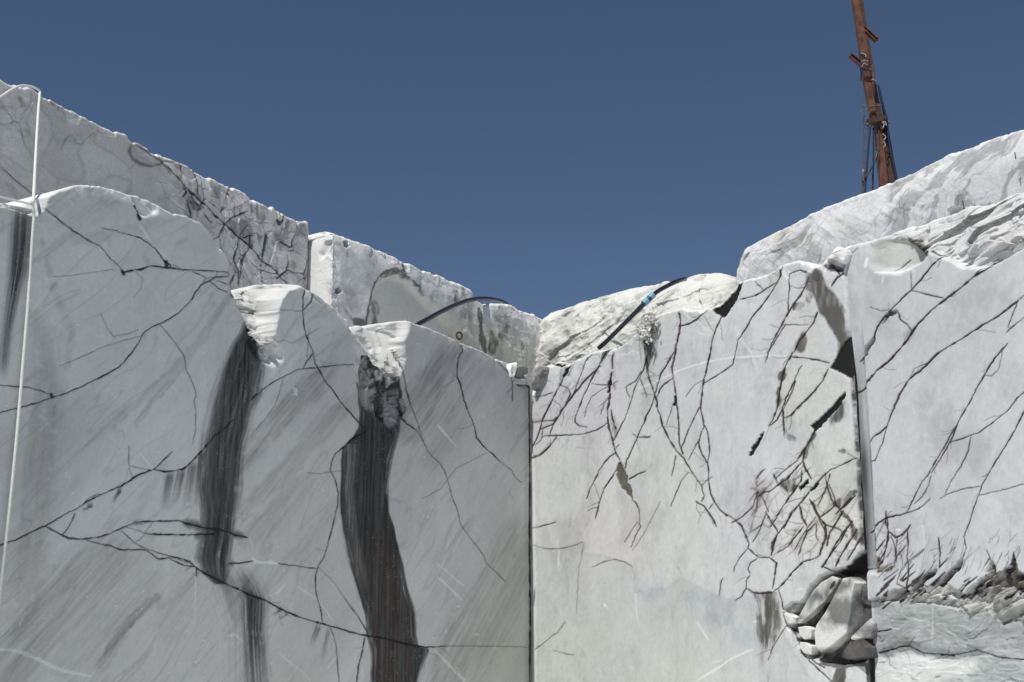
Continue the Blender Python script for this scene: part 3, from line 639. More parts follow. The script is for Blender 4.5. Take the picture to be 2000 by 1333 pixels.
def CM(U, Z, PX, PY, below, H):
    wx = .8 * (fbm(U * 1.3, Z * 1.3, 4) - .5); ni = MM.get('niche', PX, PY)
    v = .65 + .16 * (fbm(U * 1.4 + wx, Z * 1.4, 5, .6) - .5) - .16 * sstep(.55, .75, fbm(U * 2.2 + wx, Z * 2.2 + 5, 5, .6)) * (1 - ni)
    v = v - .12 * sstep(.58, .7, fbm(U * 9, Z * 2.2, 4)) * sstep(860, 920, PX)
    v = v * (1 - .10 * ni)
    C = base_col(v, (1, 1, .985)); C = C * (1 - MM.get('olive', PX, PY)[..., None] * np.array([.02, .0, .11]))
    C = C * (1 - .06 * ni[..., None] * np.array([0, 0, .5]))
    C = lerp3(C, (.8, .8, .79), MM.get('white', PX, PY) * .6)
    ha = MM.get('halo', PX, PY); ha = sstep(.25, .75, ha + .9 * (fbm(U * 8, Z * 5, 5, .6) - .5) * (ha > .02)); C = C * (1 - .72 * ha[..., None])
    C = lerp3(C, (.08, .075, .07), MM.get('hole', PX, PY) * .6)
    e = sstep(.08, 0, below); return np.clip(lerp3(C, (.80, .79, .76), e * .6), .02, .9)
TM = [(590,470),(606,462),(615,455),(632,451),(660,457),(700,470),(740,488),(770,500),(790,513),(805,515),(825,527),(860,538),(900,553),(920,565),(930,582),(945,592),(985,592),(1000,596),(1020,605),(1045,613),(1060,622),(1068,632),(1080,645)]
mb = wall('marble_block', [bl * 1.07, bl, b1, b2, b2 + np.array([.25, 1.6])], TM, 790, MM, HM, CM, M_ROUGH, back=2.2, rnd=.06, rough_top=.03)
tag(mb, 'weathered marble block with arched niche and two round holes, behind the black hose', 'rock block')

# ------------------------------------------------------------------ pale rounded ledge, right of the corner
DP = np.array([math.sin(math.radians(38)), -math.cos(math.radians(38))]); NP = np.array([DP[1], -DP[0]]) 
c1 = C0 - NR * 1.9
MP = Marks(1000, 480, 1500, 800)
cracks(MP, '''
2.2 .7 1205,600 1190,630 1170,645 1150,665 1130,680
1.8 .6 1275,560 1255,580 1235,600 1215,615 1192,628
1.4 .5 1380,570 1385,600 1380,610
1.6 .5 1300,560 1270,590 1240,620
2.0 .5 1150,668 1120,695
''')
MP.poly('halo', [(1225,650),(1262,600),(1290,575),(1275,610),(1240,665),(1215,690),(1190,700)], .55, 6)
MP.poly('halo', [(1340,560),(1370,548),(1365,560),(1335,575)], .4, 5); MP.line('halo', [(1085,670),(1075,685),(1095,672)], 6, .5, 5); MP.line('halo', [(1275,575),(1292,560)], 8, .4, 5)
def HP(U, Z, PX, PY, below):
    h = .10 * (fbm(U * .8, Z * .8, 3) - .5) + .10 * (ridge(U * 1.6 + Z * 1.1, Z * 2.6 - U * .6, 4) - .5)
    h = h - .03 * MP.get('crack', PX, PY) + .09 * chips(U * .8 + Z * .6, Z * 1.3 - U * .4, .5)
    return h - .62 * np.exp(-below / .55) - .12 * sstep(.3, 0, below)
def CP(U, Z, PX, PY, below, H):
    v = .60 + .10 * (fbm(U * 1.2, Z * 1.2, 5, .6) - .5) - .16 * sstep(.54, .68, fbm(U * 3 + Z * 2, Z * 4 - U, 4))
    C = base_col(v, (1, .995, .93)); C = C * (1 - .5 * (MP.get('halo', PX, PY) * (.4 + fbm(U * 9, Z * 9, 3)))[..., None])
    C = lerp3(C, (.2, .19, .17), MP.get('crack', PX, PY) * .8); return np.clip(C, .02, .88)
TP = [(1030,660),(1050,640),(1058,624),(1064,615),(1080,607),(1100,602),(1130,592),(1150,583),(1190,575),(1230,562),(1270,555),(1300,549),(1310,552),(1335,550),(1345,540),(1360,535),(1400,532),(1420,536),(1434,545),(1450,560),(1500,600)]
pa = meet(1025, 650, c1 + np.array([-.2, .6]), DP); pb = meet(1480, 600, c1 + np.array([-.2, .6]), DP)
pw = wall('rock_ledge', [pa, pb], TP, 780, MP, HP, CP, M_ROUGH, back=2.5, rnd=.08, rough_top=.04)
tag(pw, 'cream coloured rounded rock ledge under the black pipe with light blue coupling', 'rock ledge')

# ------------------------------------------------------------------ upper right wall
MT = Marks(1400, 100, 2080, 640)
cracks(MT, '''
1.4 .35 1600,460 1640,490
1.4 .3 1820,340 1870,370 1920,400
''')
MT.poly('swirl', [(1458,490),(1480,475),(1510,468),(1530,475),(1520,500),(1490,515),(1465,505)], .9, 5)
def HT(U, Z, PX, PY, below):
    h = .06 * (fbm(U * .5, Z * .5, 3) - .5) + .025 * (fbm(U * 2.4, Z * 2.4, 4) - .5)
    a = U * .8 - Z * .6; b = U * .6 + Z * .8
    h = h + .03 * (ridge(a * 1.5, b * 4.5, 4) - .5) * sstep(.35, .6, fbm(U * .5 + 3, Z * .5, 2))
    sw = MT.get('swirl', PX, PY); h = h + sw * (.05 * (ridge((U + Z) * 2.2, Z * 9 + 1.5 * fbm(U * 2, Z * 2, 2), 4) - .5) + .02 * chips(U, Z * 1.8, 1.5))
    ed = sstep(.7, 0, below); return h - .16 * ed * ed - .03 * ed * ridge(U * 4, Z * 4, 3)
def CT(U, Z, PX, PY, below, H):
    wx = 1.2 * (fbm(U * .9, Z * .9, 4) - .5); wz = 1.2 * (fbm(U * .9 + 20, Z * .9, 4) - .5)
    a = U * .8 + Z * .6 + wx; b = -U * .6 + Z * .8 + wz
    g1, g2, id2 = worley(a * 1.1, b * 2.6); k1, k2, id3 = worley(a * 2.8 + 9, b * 6.0)
    v = .565 + .12 * (fbm(a, b * 2, 5, .6) - .5)
    v = v - .22 * sstep(.485, .56, fbm(a * 1.4, b * 3.4, 6, .66)) * sstep(.3, .5, fbm(U * .7, Z * .7 + 9, 3)) - .12 * (1 - sstep(0, .18, k2 - k1)) * sstep(.45, .6, fbm(U * .8 + 5, Z * .8, 3)) + .06 * (1 - sstep(0, .07, g2 - g1)) + .05 * (id3 - .5)
    C = base_col(v, (.985, .995, 1)); yl = sstep(.58, .8, fbm(U * 1.6 + 70, Z * 1.6, 4)) * sstep(.8, .1, below); C = C * (1 - yl[..., None] * np.array([0, .03, .12]))
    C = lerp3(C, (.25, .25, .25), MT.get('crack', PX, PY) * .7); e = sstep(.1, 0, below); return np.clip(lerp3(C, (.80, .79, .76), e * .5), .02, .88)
TT = [(1420,560),(1431,548),(1432,520),(1433,505),(1438,494),(1450,485),(1475,470),(1520,447),(1560,427),(1600,407),(1650,387),(1690,373),(1730,358),(1760,345),(1800,322),(1850,300),(1900,280),(1950,262),(2000,250),(2300,120),(2600,0)]
pt0 = C0 - NR * 2.6; DT = np.array([math.sin(math.radians(29)), -math.cos(math.radians(29))]); 
t1 = meet(1436, 520, pt0, DT); t2 = meet(2380, 400, t1, DT)
NT = np.array([DT[1], -DT[0]])
tw = wall('marble_wall', [t1 - NT * 1.5, t1, t2], TT, 620, MT, HT, CT, M_ROUGH, back=4.5, rnd=.10, rough_top=.02, hold=1)
tag(tw, 'upper right sunlit marble wall with soft grey swirls and a rounded left end, below the rusty mast', 'rock wall')

# ------------------------------------------------------------------ lower right wall
MR = Marks(1000, 420, 1740, 1420)
cracks(MR, '''
2.4 .85 1112,715 1103,728 1095,750 1085,770 1075,790 1060,820 1052,850 1045,865 1040,875
2.2 .85 1183,686 1172,705 1160,730 1150,750 1140,770
1.8 .75 1140,770 1132,790 1123,815 1123,825 1130,832 1145,835
1.3 .6 1155,690 1145,700 1130,740 1125,755 1120,770 1105,790
2.6 .9 1170,715 1140,745 1125,765 1110,785 1097,802 1090,815
2.4 .85 1090,815 1080,830 1065,835 1055,840
1.3 .6 1095,752 1110,760 1115,770 1105,790 1098,800
1.3 .65 1040,776 1060,774 1080,768
1.4 .7 1040,825 1055,824 1080,822 1095,810
1.5 .7 1060,855 1065,852 1100,851 1130,849 1150,845 1165,840 1185,827
2.4 .85 1040,895 1055,890 1068,880 1080,865 1088,855
1.2 .6 1082,822 1075,850
1.4 .6 1060,840 1058,860 1045,870
1.2 .5 1205,745 1190,753 1175,752 1155,750
1.1 .5 1185,755 1165,768 1155,775 1145,795 1140,815
1.0 .5 1190,770 1178,790 1172,810
1.0 .45 1080,782 1092,790 1097,800
4.5 1 1195,688 1193,700 1194,720
5.0 1 1193,728 1190,745 1187,755 1185,768
3.2 .95 1190,768 1188,785 1185,800 1185,820 1187,835 1192,850
3.0 .95 1192,850 1197,868 1201,885 1210,900
3.0 .6 1192,800 1195,820 1200,835
2.4 .95 1234,975 1243,985 1248,995
1.6 .7 1248,995 1249,1010 1249,1025 1252,1028 1240,1050 1232,1070
1.8 .8 1202,885 1190,893 1180,905 1170,920 1160,940 1152,955 1145,975
2.0 .9 1203,918 1192,938 1180,955 1172,980 1165,1005 1162,1015
1.6 .7 1262,700 1255,725 1248,738 1240,755 1235,770 1228,790 1220,815 1210,835 1200,855 1195,868
1.2 .6 1248,738 1255,755 1262,775
1.3 .6 1222,755 1240,745 1250,728 1258,720
1.2 .5 1220,755 1224,768 1229,778
2.2 .85 1262,700 1266,740 1272,755 1276,770
2.8 .95 1276,770 1282,785 1281,795 1287,810
2.6 .95 1287,810 1292,830 1300,848 1310,865 1320,880
3.0 .95 1320,880 1335,895 1345,912 1355,928 1365,942 1372,952
2.2 .85 1372,952 1372,960 1376,968 1373,975 1370,980
2.0 .85 1276,775 1270,795 1262,810 1255,830 1245,852 1237,870 1230,885 1223,900 1220,915
1.8 .8 1235,848 1243,855 1270,854
1.8 .8 1228,936 1245,927 1260,920
1.4 .6 1209,868 1200,878
3.0 .9 1326,612 1328,625 1327,650 1320,675
2.8 .9 1320,675 1316,700 1312,715 1312,730
2.2 .9 1312,730 1315,745 1318,765 1320,780 1322,800 1325,825 1325,850 1327,870 1333,885
2.2 .85 1316,688 1300,715 1288,735 1282,755 1278,768
2.0 .8 1312,740 1297,750 1288,760 1282,775
2.4 .85 1325,638 1345,634 1360,625 1375,612 1382,605
3.0 .95 1415,590 1410,615 1400,640 1392,665
2.6 .9 1392,665 1388,690 1380,725 1375,745
3.2 .95 1375,745 1373,765 1370,785 1370,800
2.6 .9 1370,800 1374,820 1375,835 1370,845 1365,865
2.2 .85 1365,865 1367,877 1375,893 1383,905 1385,925 1385,945
2.6 .9 1385,945 1388,965 1395,980 1405,995 1420,1008
1.8 .8 1375,830 1383,845 1385,862 1387,880 1385,895 1383,905
1.6 .7 1370,790 1355,820 1345,840 1335,865 1330,875
1.3 .6 1365,860 1355,880 1345,900
1.5 .75 1378,748 1400,735 1420,722 1432,713 1437,695 1443,665
1.8 .8 1443,665 1460,640 1470,620 1490,595 1505,575 1519,552
1.1 .5 1375,742 1355,755 1340,775
1.2 .5 1370,950 1380,940 1392,932
1.4 .6 1345,923 1330,940 1322,960 1316,975 1310,990
1.5 .6 1312,793 1305,815 1300,830
1.6 .7 1320,890 1318,905 1312,930
2.6 .85 1360,980 1375,990 1385,1003 1395,1018 1400,1030
2.0 .75 1385,995 1392,985
3.0 .95 1418,1004 1435,1015 1450,1030 1456,1045
3.2 1 1456,1045 1459,1054 1463,1062 1460,1071
3.2 1 1460,1071 1470,1080 1480,1089 1501,1089
2.4 .9 1501,1089 1514,1100 1513,1115 1509,1140 1507,1150
1.5 .6 1460,1072 1445,1090 1435,1108 1433,1118
1.6 .6 1478,1092 1465,1100 1461,1112 1464,1122
2.0 .75 1464,1125 1457,1135 1457,1150
3.4 1 1457,1150 1470,1158 1488,1160 1508,1157 1518,1150
3.0 1 1518,1150 1530,1138 1545,1120 1557,1108 1568,1097 1585,1093 1598,1086
1.8 .8 1456,1150 1448,1165 1436,1173
2.0 .85 1518,1152 1527,1175 1528,1190
1.4 .6 1405,1165 1408,1135 1412,1130
2.6 .9 1495,1000 1505,1020 1512,1030 1517,1040
3.0 .95 1545,1000 1535,1020 1522,1037 1517,1045
4.0 .9 1517,1045 1510,1060 1505,1085
2.8 .9 1550,689 1535,715 1527,745 1522,775 1518,800 1510,820 1502,832
2.0 .8 1565,715 1555,735 1545,760 1535,780 1528,800 1518,820 1505,832
1.8 .7 1555,745 1545,770 1535,790 1531,800
2.8 .9 1529,800 1530,825 1531,850
2.6 .95 1617,722 1605,745 1590,765 1575,780 1560,795 1545,812 1532,817
2.2 .8 1550,698 1575,700 1600,705 1620,710
3.0 .95 1588,845 1575,870 1568,880 1555,900 1540,912 1525,925 1515,935
2.4 .85 1572,875 1567,900 1575,925 1582,935
4.0 1 1670,895 1640,910 1620,918 1605,932 1590,948 1580,960
3.0 .9 1580,960 1560,985 1540,1005
3.0 .95 1580,543 1565,575 1542,609 1525,640 1510,667 1502,688 
1.8 .8 1502,688 1496,710
3.0 .85 1597,612 1590,630 1575,650 1560,670 1552,688
3.0 .9 1525,520 1525,540 1518,552
2.4 .9 1518,552 1495,566 1475,578 
1.5 .6 1475,578 1450,585
1.2 .5 1475,550 1485,560 1492,567
2.0 .8 1541,535 1543,560 1540,590 1541,605
2.2 .8 1543,535 1562,528 1575,533
2.2 .8 1541,607 1540,600
1.6 .7 1500,690 1535,635
2.6 .9 1625,518 1640,535 
2.6 .9 1625,560 1635,545 1648,535
1.4 .5 1530,635 1560,635 1580,635
1.6 .65 1040,1032 1060,1028 1085,1021
1.4 .45 1042,1065 1065,1072 1092,1073 1115,1068 1138,1060
1.3 .4 1158,1108 1180,1098 1200,1093 1220,1098 1235,1108
1.3 .5 1045,1270 1070,1250 1090,1235 1103,1215
1.1 .4 1080,1270 1105,1278 1120,1280
1.2 .4 1290,980 1260,1040 1235,1075
1.4 .5 1245,1020 1235,1035 1220,1060
1.2 .3 1140,1062 1130,1120 1125,1200
1.8 .6 1535,1223 1520,1245 1505,1270 1500,1290
3.0 .95 1535,1223 1550,1238 1556,1250
2.4 .9 1556,1250 1565,1275 1580,1292 1600,1310 1625,1333
2.4 .9 1585,1290 1610,1305
2.0 .8 1528,1195 1530,1205 1537,1222
2.4 .8 1480,960 1470,990 1450,1010 1430,1022
1.6 .7 1495,1005 1480,1040 1470,1060
1.6 .7 1480,960 1495,985 1500,1000
2.6 .9 1610,925 1615,955 1622,975 1630,990
2.4 .85 1580,975 1590,1000 1600,1020 1610,1040 1608,1060
2.2 .8 1560,985 1565,1010 1575,1030
3.0 .8 1630,1005 1645,990 1660,975
2.2 .8 1640,1000 1660,1020 1668,1045
2.4 .8 1655,1030 1640,1060 1620,1085 1607,1107
1.6 .7 1590,1010 1570,1040 1550,1075
2.0 .8 1608,1060 1600,1085
2.0 .8 1607,1107 1625,1115 
2.6 1 1620,926 1615,947 1605,968 1594,989
2.6 1 1618,947 1628,973 1630,986 1641,998 1657,1011 1667,1029
5.0 .8 1670,968 1654,983 1641,996
4.0 1 1584,980 1592,1000 1599,1012 1608,1025 1612,1048 1602,1071 1599,1084
2.0 .9 1599,1012 1615,999 1628,988
2.2 .85 1563,993 1569,1019 1573,1026
3.0 .9 1646,998 1631,1022 1618,1042 1615,1061
3.0 .9 1664,1019 1648,1038 1634,1061 1621,1084 1605,1107
2.8 .9 1674,1035 1657,1061 1641,1087 1631,1107
3.0 .95 1569,1029 1550,1051 1537,1068 1519,1079
2.2 .85 1592,1022 1576,1038 1566,1061 1559,1084
1.8 .8 1593,1024 1592,1045 1595,1056
2.6 .9 1563,937 1546,963 1533,983 1517,1008 1504,1029
2.6 .9 1579,963 1559,986 1546,1006 1530,1032
2.8 .95 1504,960 1520,947 1537,934 1550,918 1563,905
2.0 .85 1481,970 1492,962 1504,960
2.0 .85 1510,927 1520,947
2.4 .9 1566,918 1562,940
2.6 .9 1682,1045 1670,1070 1655,1095
2.0 .8 1610,1025 1640,1035 1655,1050
''', .24, .4, .84)
# openings and gashes
for pg in ([(1652,664),(1621,718),(1644,730),(1662,740),(1676,706),(1664,655)], [(1650,766),(1630,788),(1605,812),(1583,831),(1589,845),(1620,815),(1640,792),(1652,772)],
           [(1492,842),(1480,857),(1470,872),(1463,890),(1467,891),(1479,873),(1490,855)], [(1319,768),(1313,792),(1321,793)], [(1597,940),(1580,958),(1583,962),(1598,947)], [(1575,935),(1558,955),(1560,960),(1577,943)],
           [(1184,745),(1184,768),(1190,768),(1192,740)], [(1393,605),(1405,600),(1430,575),(1448,548),(1451,552),(1440,585),(1415,622),(1400,615)],
           [(1080,714),(1090,708),(1100,707),(1106,711),(1098,718)], [(1110,712),(1100,728),(1098,735),(1103,734),(1113,718)]):
    MR.poly('gash', pg, 1, 1)
MR.poly('lens', [(1205,905),(1202,918),(1205,935),(1215,955),(1228,968),(1236,977),(1235,960),(1227,945),(1224,930),(1217,915),(1211,903)], 1, 1)
MR.poly('lens', [(1474,938),(1480,935),(1495,915),(1488,918),(1478,930)], .7, 1)
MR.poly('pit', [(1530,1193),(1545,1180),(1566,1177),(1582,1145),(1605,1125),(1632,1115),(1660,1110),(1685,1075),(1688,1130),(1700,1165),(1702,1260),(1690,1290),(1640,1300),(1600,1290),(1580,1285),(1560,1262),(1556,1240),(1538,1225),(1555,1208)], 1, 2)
MR.poly('pit', [(1500,1320),(1640,1302),(1700,1300),(1712,1400),(1620,1400)], .0, 2)
MR.poly('stain', [(1634,1302),(1652,1302),(1650,1345),(1622,1345)], .9, 3); MR.poly('stain', [(1690,1296),(1708,1296),(1714,1345),(1694,1345)], .95, 2); MR.poly('stain', [(1600,1290),(1640,1298),(1690,1292),(1700,1300),(1640,1306),(1596,1298)], .9, 2)
MR.poly('gash', [(1640,1118),(1658,1108),(1672,1092),(1684,1074),(1688,1135),(1676,1130),(1664,1122)], 1, 1)
MR.line('gash', [(1628,1119),(1645,1118),(1662,1108),(1678,1085)], 7, .9, 3)
# stains
MR.poly('stain', [(1585,525),(1600,520),(1615,560),(1640,580),(1650,620),(1655,660),(1648,690),(1630,650),(1612,620),(1600,605),(1590,570),(1575,575),(1570,560)], .85, 6)
MR.poly('stain', [(1568,650),(1575,640),(1582,665),(1570,690),(1552,688),(1548,680)], .7, 6); MR.poly('stain', [(1640,660),(1655,640),(1660,700),(1635,710)], .8, 4)
MR.band('stain', [(658,1247,1272,.8),(690,1247,1285,.85),(710,1250,1278,.8),(720,1255,1272,.6),(745,1258,1266,0)], .9, .15, .8, 6, 44)
MR.band('stain', [(640,1275,1285,.5),(700,1275,1286,.3),(715,1278,1284,0)], .8, .3, .7, 3, 45)
MR.band('stain', [(1157,1468,1518,.8),(1180,1474,1522,.85),(1220,1474,1525,.85),(1260,1478,1512,.6),(1290,1480,1505,.4),(1345,1478,1500,.15)], .85, .16, .55, 6, 46)
MR.poly('stain', [(1534,930),(1552,925),(1560,950),(1548,962),(1536,950)], .5, 5); MR.poly('stain', [(1652,768),(1665,800),(1655,820),(1620,830),(1625,810)], .6, 7)
for pts, ww, v in [([(1532,720),(1528,740)],8,.7),([(1521,760),(1522,790)],6,.6),([(1590,845),(1575,880),(1570,895)],7,.6),([(1197,700),(1200,760)],8,.4),([(1196,810),(1203,850)],8,.35),([(1532,840),(1540,855),(1550,862)],7,.5),
                   ([(1575,533),(1585,560),(1578,590)],10,.5),([(1550,600),(1570,595)],10,.5),([(1628,985),(1650,980),(1670,960)],9,.55),([(1660,1020),(1672,1050)],9,.5),([(1640,880),(1660,885)],5,.5),([(1570,980),(1575,1010)],8,.35),([(1530,940),(1545,955)],14,.5),
                   ([(1660,480),(1665,640)],6,.3),([(1612,520),(1645,530)],5,.8),([(1115,745),(1100,780)],3,.4),([(1645,600),(1640,700)],10,.4)]:
    MR.line('stain', pts, ww, v, 6, 2)
MR.poly('wet', [(1030,1068),(1075,1074),(1095,1072),(1140,1060),(1142,1080),(1160,1082),(1200,1092),(1235,1107),(1238,1150),(1252,1155),(1262,1175),(1270,1150),(1300,1150),(1330,1128),(1370,1150),(1420,1172),(1480,1165),(1530,1240),(1640,1420),(1030,1420)], 1, 2)
MR.poly('blue', [(1235,1150),(1250,1138),(1280,1150),(1310,1125),(1345,1140),(1400,1160),(1480,1165),(1480,1290),(1400,1230),(1340,1180),(1300,1160),(1262,1175)], .8, 9)
MR.poly('blue', [(1300,650),(1500,600),(1520,860),(1430,960),(1330,760)], .35, 35); MR.poly('blue', [(1040,740),(1120,760),(1090,850),(1040,830)], .35, 20)
MR.poly('cream', [(1545,700),(1620,720),(1655,760),(1580,840),(1500,830)], .7, 10); MR.poly('cream', [(1560,560),(1600,620),(1620,720),(1550,690),(1520,650)], .6, 8)
MR.poly('cream', [(1590,860),(1650,830),(1670,880),(1680,1060),(1560,1080),(1560,900)], .8, 12); MR.poly('cream', [(1230,900),(1340,900),(1400,1100),(1200,1110),(1040,1080),(1040,900)], .45, 40); MR.poly('cream', [(1040,1180),(1400,1240),(1480,1400),(1040,1400)], .45, 40)
MR.poly('pink', [(1120,760),(1200,740),(1200,860),(1110,850)], .5, 20); MR.poly('pink', [(1130,1000),(1260,990),(1260,1090),(1130,1080)], .6, 18); MR.poly('pink', [(1480,960),(1680,960),(1680,1110),(1500,1120)], .6, 20); MR.poly('pink', [(1190,690),(1250,700),(1240,740),(1190,740)], .5, 10); MR.poly('pink', [(1600,700),(1660,735),(1650,765),(1600,730)], .6, 6)
for pts, ww, v in [([(1245,760),(1280,745),(1330,722),(1380,707),(1430,699),(1500,695),(1545,697)],1.8,.7),([(1437,640),(1450,665),(1470,690),(1480,720)],5,.35),([(1360,1330),(1400,1305),(1430,1285),(1470,1268)],2.2,.6),([(1390,1295),(1410,1290)],2,.3),
                   ([(1360,1215),(1370,1230),(1382,1250)],3,.5),([(1092,1075),(1091,1105)],2,.5),([(1180,1180),(1183,1185)],3,.9),([(1240,1160),(1242,1200),(1246,1225)],2,.4),([(1470,1215),(1482,1213)],2,.7),([(1555,1152),(1566,1151)],2,.6)]:
    MR.line('white', pts, ww, v, 1.6, .5)
MR.line('white', [(1042,900),(1044,1100),(1045,1250),(1046,1345)], 4, .5, 4, .6)
MR.poly('crackle', [(1470,925),(1560,890),(1610,950),(1680,940),(1690,1085),(1610,1110),(1560,1080),(1500,1085),(1440,1020)], 1, 12)
MR.poly('crackle', [(1045,700),(1190,700),(1190,860),(1045,900)], .35, 14)
# the drilled channel: a half-round groove down the joint
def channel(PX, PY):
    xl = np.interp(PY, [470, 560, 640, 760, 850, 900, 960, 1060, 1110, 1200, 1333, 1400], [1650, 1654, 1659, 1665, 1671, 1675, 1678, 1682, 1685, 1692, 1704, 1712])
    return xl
def HR(U, Z, PX, PY, below):
    h = .06 * (fbm(U * .35, Z * .35, 3) - .5) + .012 * (fbm(U * 2.2, Z * 2.2, 4) - .5)
    ck = MR.get('crackle', PX, PY); a = U * .81 + Z * .58; b = -U * .58 + Z * .81
    f1, f2, idv = worley(a * 2.2 + .5 * fbm(U * 3, Z * 3, 2), b * 5.5 + .4 * fbm(U * 3 + 5, Z * 3, 2))
    h = h + ck * (.02 * (idv - .5)) - .007 * MR.get('crack', PX, PY)
    h = h - .02 * np.clip(MR.get('gash', PX, PY), 0, 1) - .015 * MR.get('lens', PX, PY) - .16 * MR.get('pit', PX, PY) * (.9 + .5 * chips(U, Z))
    xl = channel(PX, PY); h = h - .03 * sstep(7, 0, np.abs(PX - xl)) * (.3 + 1.4 * fbm(U * 0 + 1, Z * 6, 3))
    tb = sstep(.45, 0, below); h = h - tb * .05 * np.clip(chips(U, Z, .8) + .1, 0, 1)
    tr = sstep(1600, 1625, PX) * sstep(1650, 1640, PX) * sstep(535, 515, PY); h = h - .14 * tr * (chips(U, Z, 1.5) + .4)
    return h
def CR(U, Z, PX, PY, below, H):
    wx = .8 * (fbm(U * .9, Z * .9, 4) - .5)
    v = .588 + .12 * (fbm(U * .8 + wx, Z * .7, 5, .6) - .5) + .05 * (fbm(U * 6, Z * .6, 4) - .5) + .04 * (fbm(U * 3, Z * 3, 4) - .5)
    scr = fbm(U * 1.2 + Z * .1, Z * 22 + U * 3, 3); v = v - .035 * sstep(.6, .8, scr) * sstep(900, 600, PY)
    hair = 1 - np.abs(2 * fbm(U * 2.2 + wx + 7, Z * .8, 4) - 1); v = v - .05 * sstep(.96, .995, hair)
    v = v - .09 * sstep(.5, .75, fbm(U * 1.7 + 3, Z * 1.5, 6, .62)) + .09 * (fbm(U * 16, Z * 14, 4, .7) - .5) + .05 * (fbm(U * 2.5, Z * 40, 3, .7) - .5) * sstep(950, 700, PY)
    C = base_col(v, (.995, 1.0, .992)); gm = fbm(U * .9 + 90, Z * .9, 4); C = C * (1 - np.array([.012, .0, .02]) * sstep(.5, .65, gm)[..., None]) * (1 - np.array([.0, .012, .0]) * sstep(.48, .36, gm)[..., None])
    C = C * (1 - MR.get('blue', PX, PY)[..., None] * (np.array([.15, .12, .085]) * (sstep(.42, .56, fbm(U * 2.6, Z * 2.6, 5, .65)) + .15)[..., None])) 
    C = C * (1 - MR.get('cream', PX, PY)[..., None] * np.array([.005, .0, .065]))
    C = C * (1 - MR.get('pink', PX, PY)[..., None] * np.array([.0, .032, .018]))
    wt = MR.get('wet', PX, PY); C = C * (1 - (wt * (.09 + .10 * (fbm(U * 2.2, Z * 3, 5, .6) - .45)))[..., None] * np.array([1.05, .88, 1.0])); C = C * (1 - .07 * (wt * (1 - wt) * 4)[..., None])
    ck = MR.get('crackle', PX, PY); a = U * .81 + Z * .58; b = -U * .58 + Z * .81
    f1, f2, idv = worley(a * 2.2 + .5 * fbm(U * 3, Z * 3, 2), b * 5.5 + .4 * fbm(U * 3 + 5, Z * 3, 2))
    tk = .015 + .10 * sstep(.4, .75, fbm(U * 3.1, Z * 3.1, 3)); e = (1 - sstep(tk * .3, tk, f2 - f1)) * ck * sstep(.30, .46, fbm(U * 2.5, Z * 2.5, 3))
    j1, j2, _i = worley(a * 4.6 + 7 + .5 * fbm(U * 4, Z * 4, 2), b * 9.0); e = np.maximum(e, .75 * (1 - sstep(.02, .09, j2 - j1)) * sstep(.7, 1, ck) * sstep(.5, .62, fbm(U * 2.2 + 9, Z * 2.2, 3)))
    dirt = sstep(.30, 0, f2 - f1) * sstep(.6, 1, ck) * sstep(.42, .6, fbm(U * 4 + 5, Z * 4, 4))
    C = C * (1 - .35 * dirt[..., None] * np.array([.9, 1, 1.05])); C = C * (1 - .55 * e[..., None])
    w = MR.get('white', PX, PY); C = lerp3(C, (.84, .85, .84), np.clip(w * .8, 0, 1))
    dr = fbm(U * 10, Z * 2.6, 5, .6)
    st = MR.get('stain', PX, PY); st = sstep(.22, .62, st + .75 * (fbm(U * 7, Z * 3.2, 5, .6) - .5) * (st > .01)) * (.62 + .62 * fbm(U * 14, Z * 5, 4)); st = np.clip(st, 0, .95)
    C = C * (1 - st[..., None]) + np.array([.085, .08, .07]) * (.6 + .9 * dr[..., None]) * st[..., None]
    ha = MR.get('halo', PX, PY); ha = ha * .4 + .8 * ha * sstep(.45, .6, fbm(U * 12, Z * 9, 4)); C = C * (1 - .45 * ha[..., None] * np.array([.80, 1.1, 1.0]))
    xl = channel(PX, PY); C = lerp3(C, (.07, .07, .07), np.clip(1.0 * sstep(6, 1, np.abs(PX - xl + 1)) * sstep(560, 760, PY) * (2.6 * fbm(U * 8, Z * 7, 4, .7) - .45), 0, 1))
    ck_ = np.clip(MR.get('crack', PX, PY) * 1.5, 0, .96); rd = sstep(.45, .7, fbm(U * 1.5 + 21, Z * 1.5, 3))[..., None]; C = C * (1 - ck_[..., None]) + (np.array(CRACK_C) * (1 - rd) + np.array([.045, .031, .033]) * rd) * ck_[..., None]
    C = lerp3(C, (.010, .009, .009), np.clip(MR.get('gash', PX, PY) * 1.6, 0, 1) * .98)  # near-black colour stands in for the shade inside the shallow openings
    lq = np.clip(MR.get('lens', PX, PY) * 1.5, 0, 1) * .95; C = C * (1 - lq[..., None]) + np.array([.11, .10, .075]) * (.3 + 1.3 * fbm(U * 9, Z * 9, 4))[..., None] * lq[..., None]  # olive stone, with the shade of the recess put into its colour
    C = lerp3(C, (.025, .022, .02), MR.get('pit', PX, PY) * (.72 + .3 * fbm(U * 8, Z * 8, 3)))  # pit colour near black, painting in the shade between the slabs
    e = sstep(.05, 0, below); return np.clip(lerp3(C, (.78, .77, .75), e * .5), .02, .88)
TR = [(1000,760),(1039,760),(1042,770),(1052,745),(1062,722),(1070,710),(1078,714),(1088,706),(1100,706),(1108,712),(1114,708),(1130,700),(1150,690),(1165,684),(1200,680),(1225,665),(1245,650),(1258,630),(1270,618),(1290,612),(1310,607),(1330,601),(1350,606),
      (1375,606),(1392,600),(1410,585),(1425,570),(1440,553),(1450,547),(1470,543),(1500,530),(1530,515),(1555,507),(1575,514),(1588,522),(1600,518),(1610,505),(1620,494),(1635,487),(1648,481),(1662,477),(1760,470)]
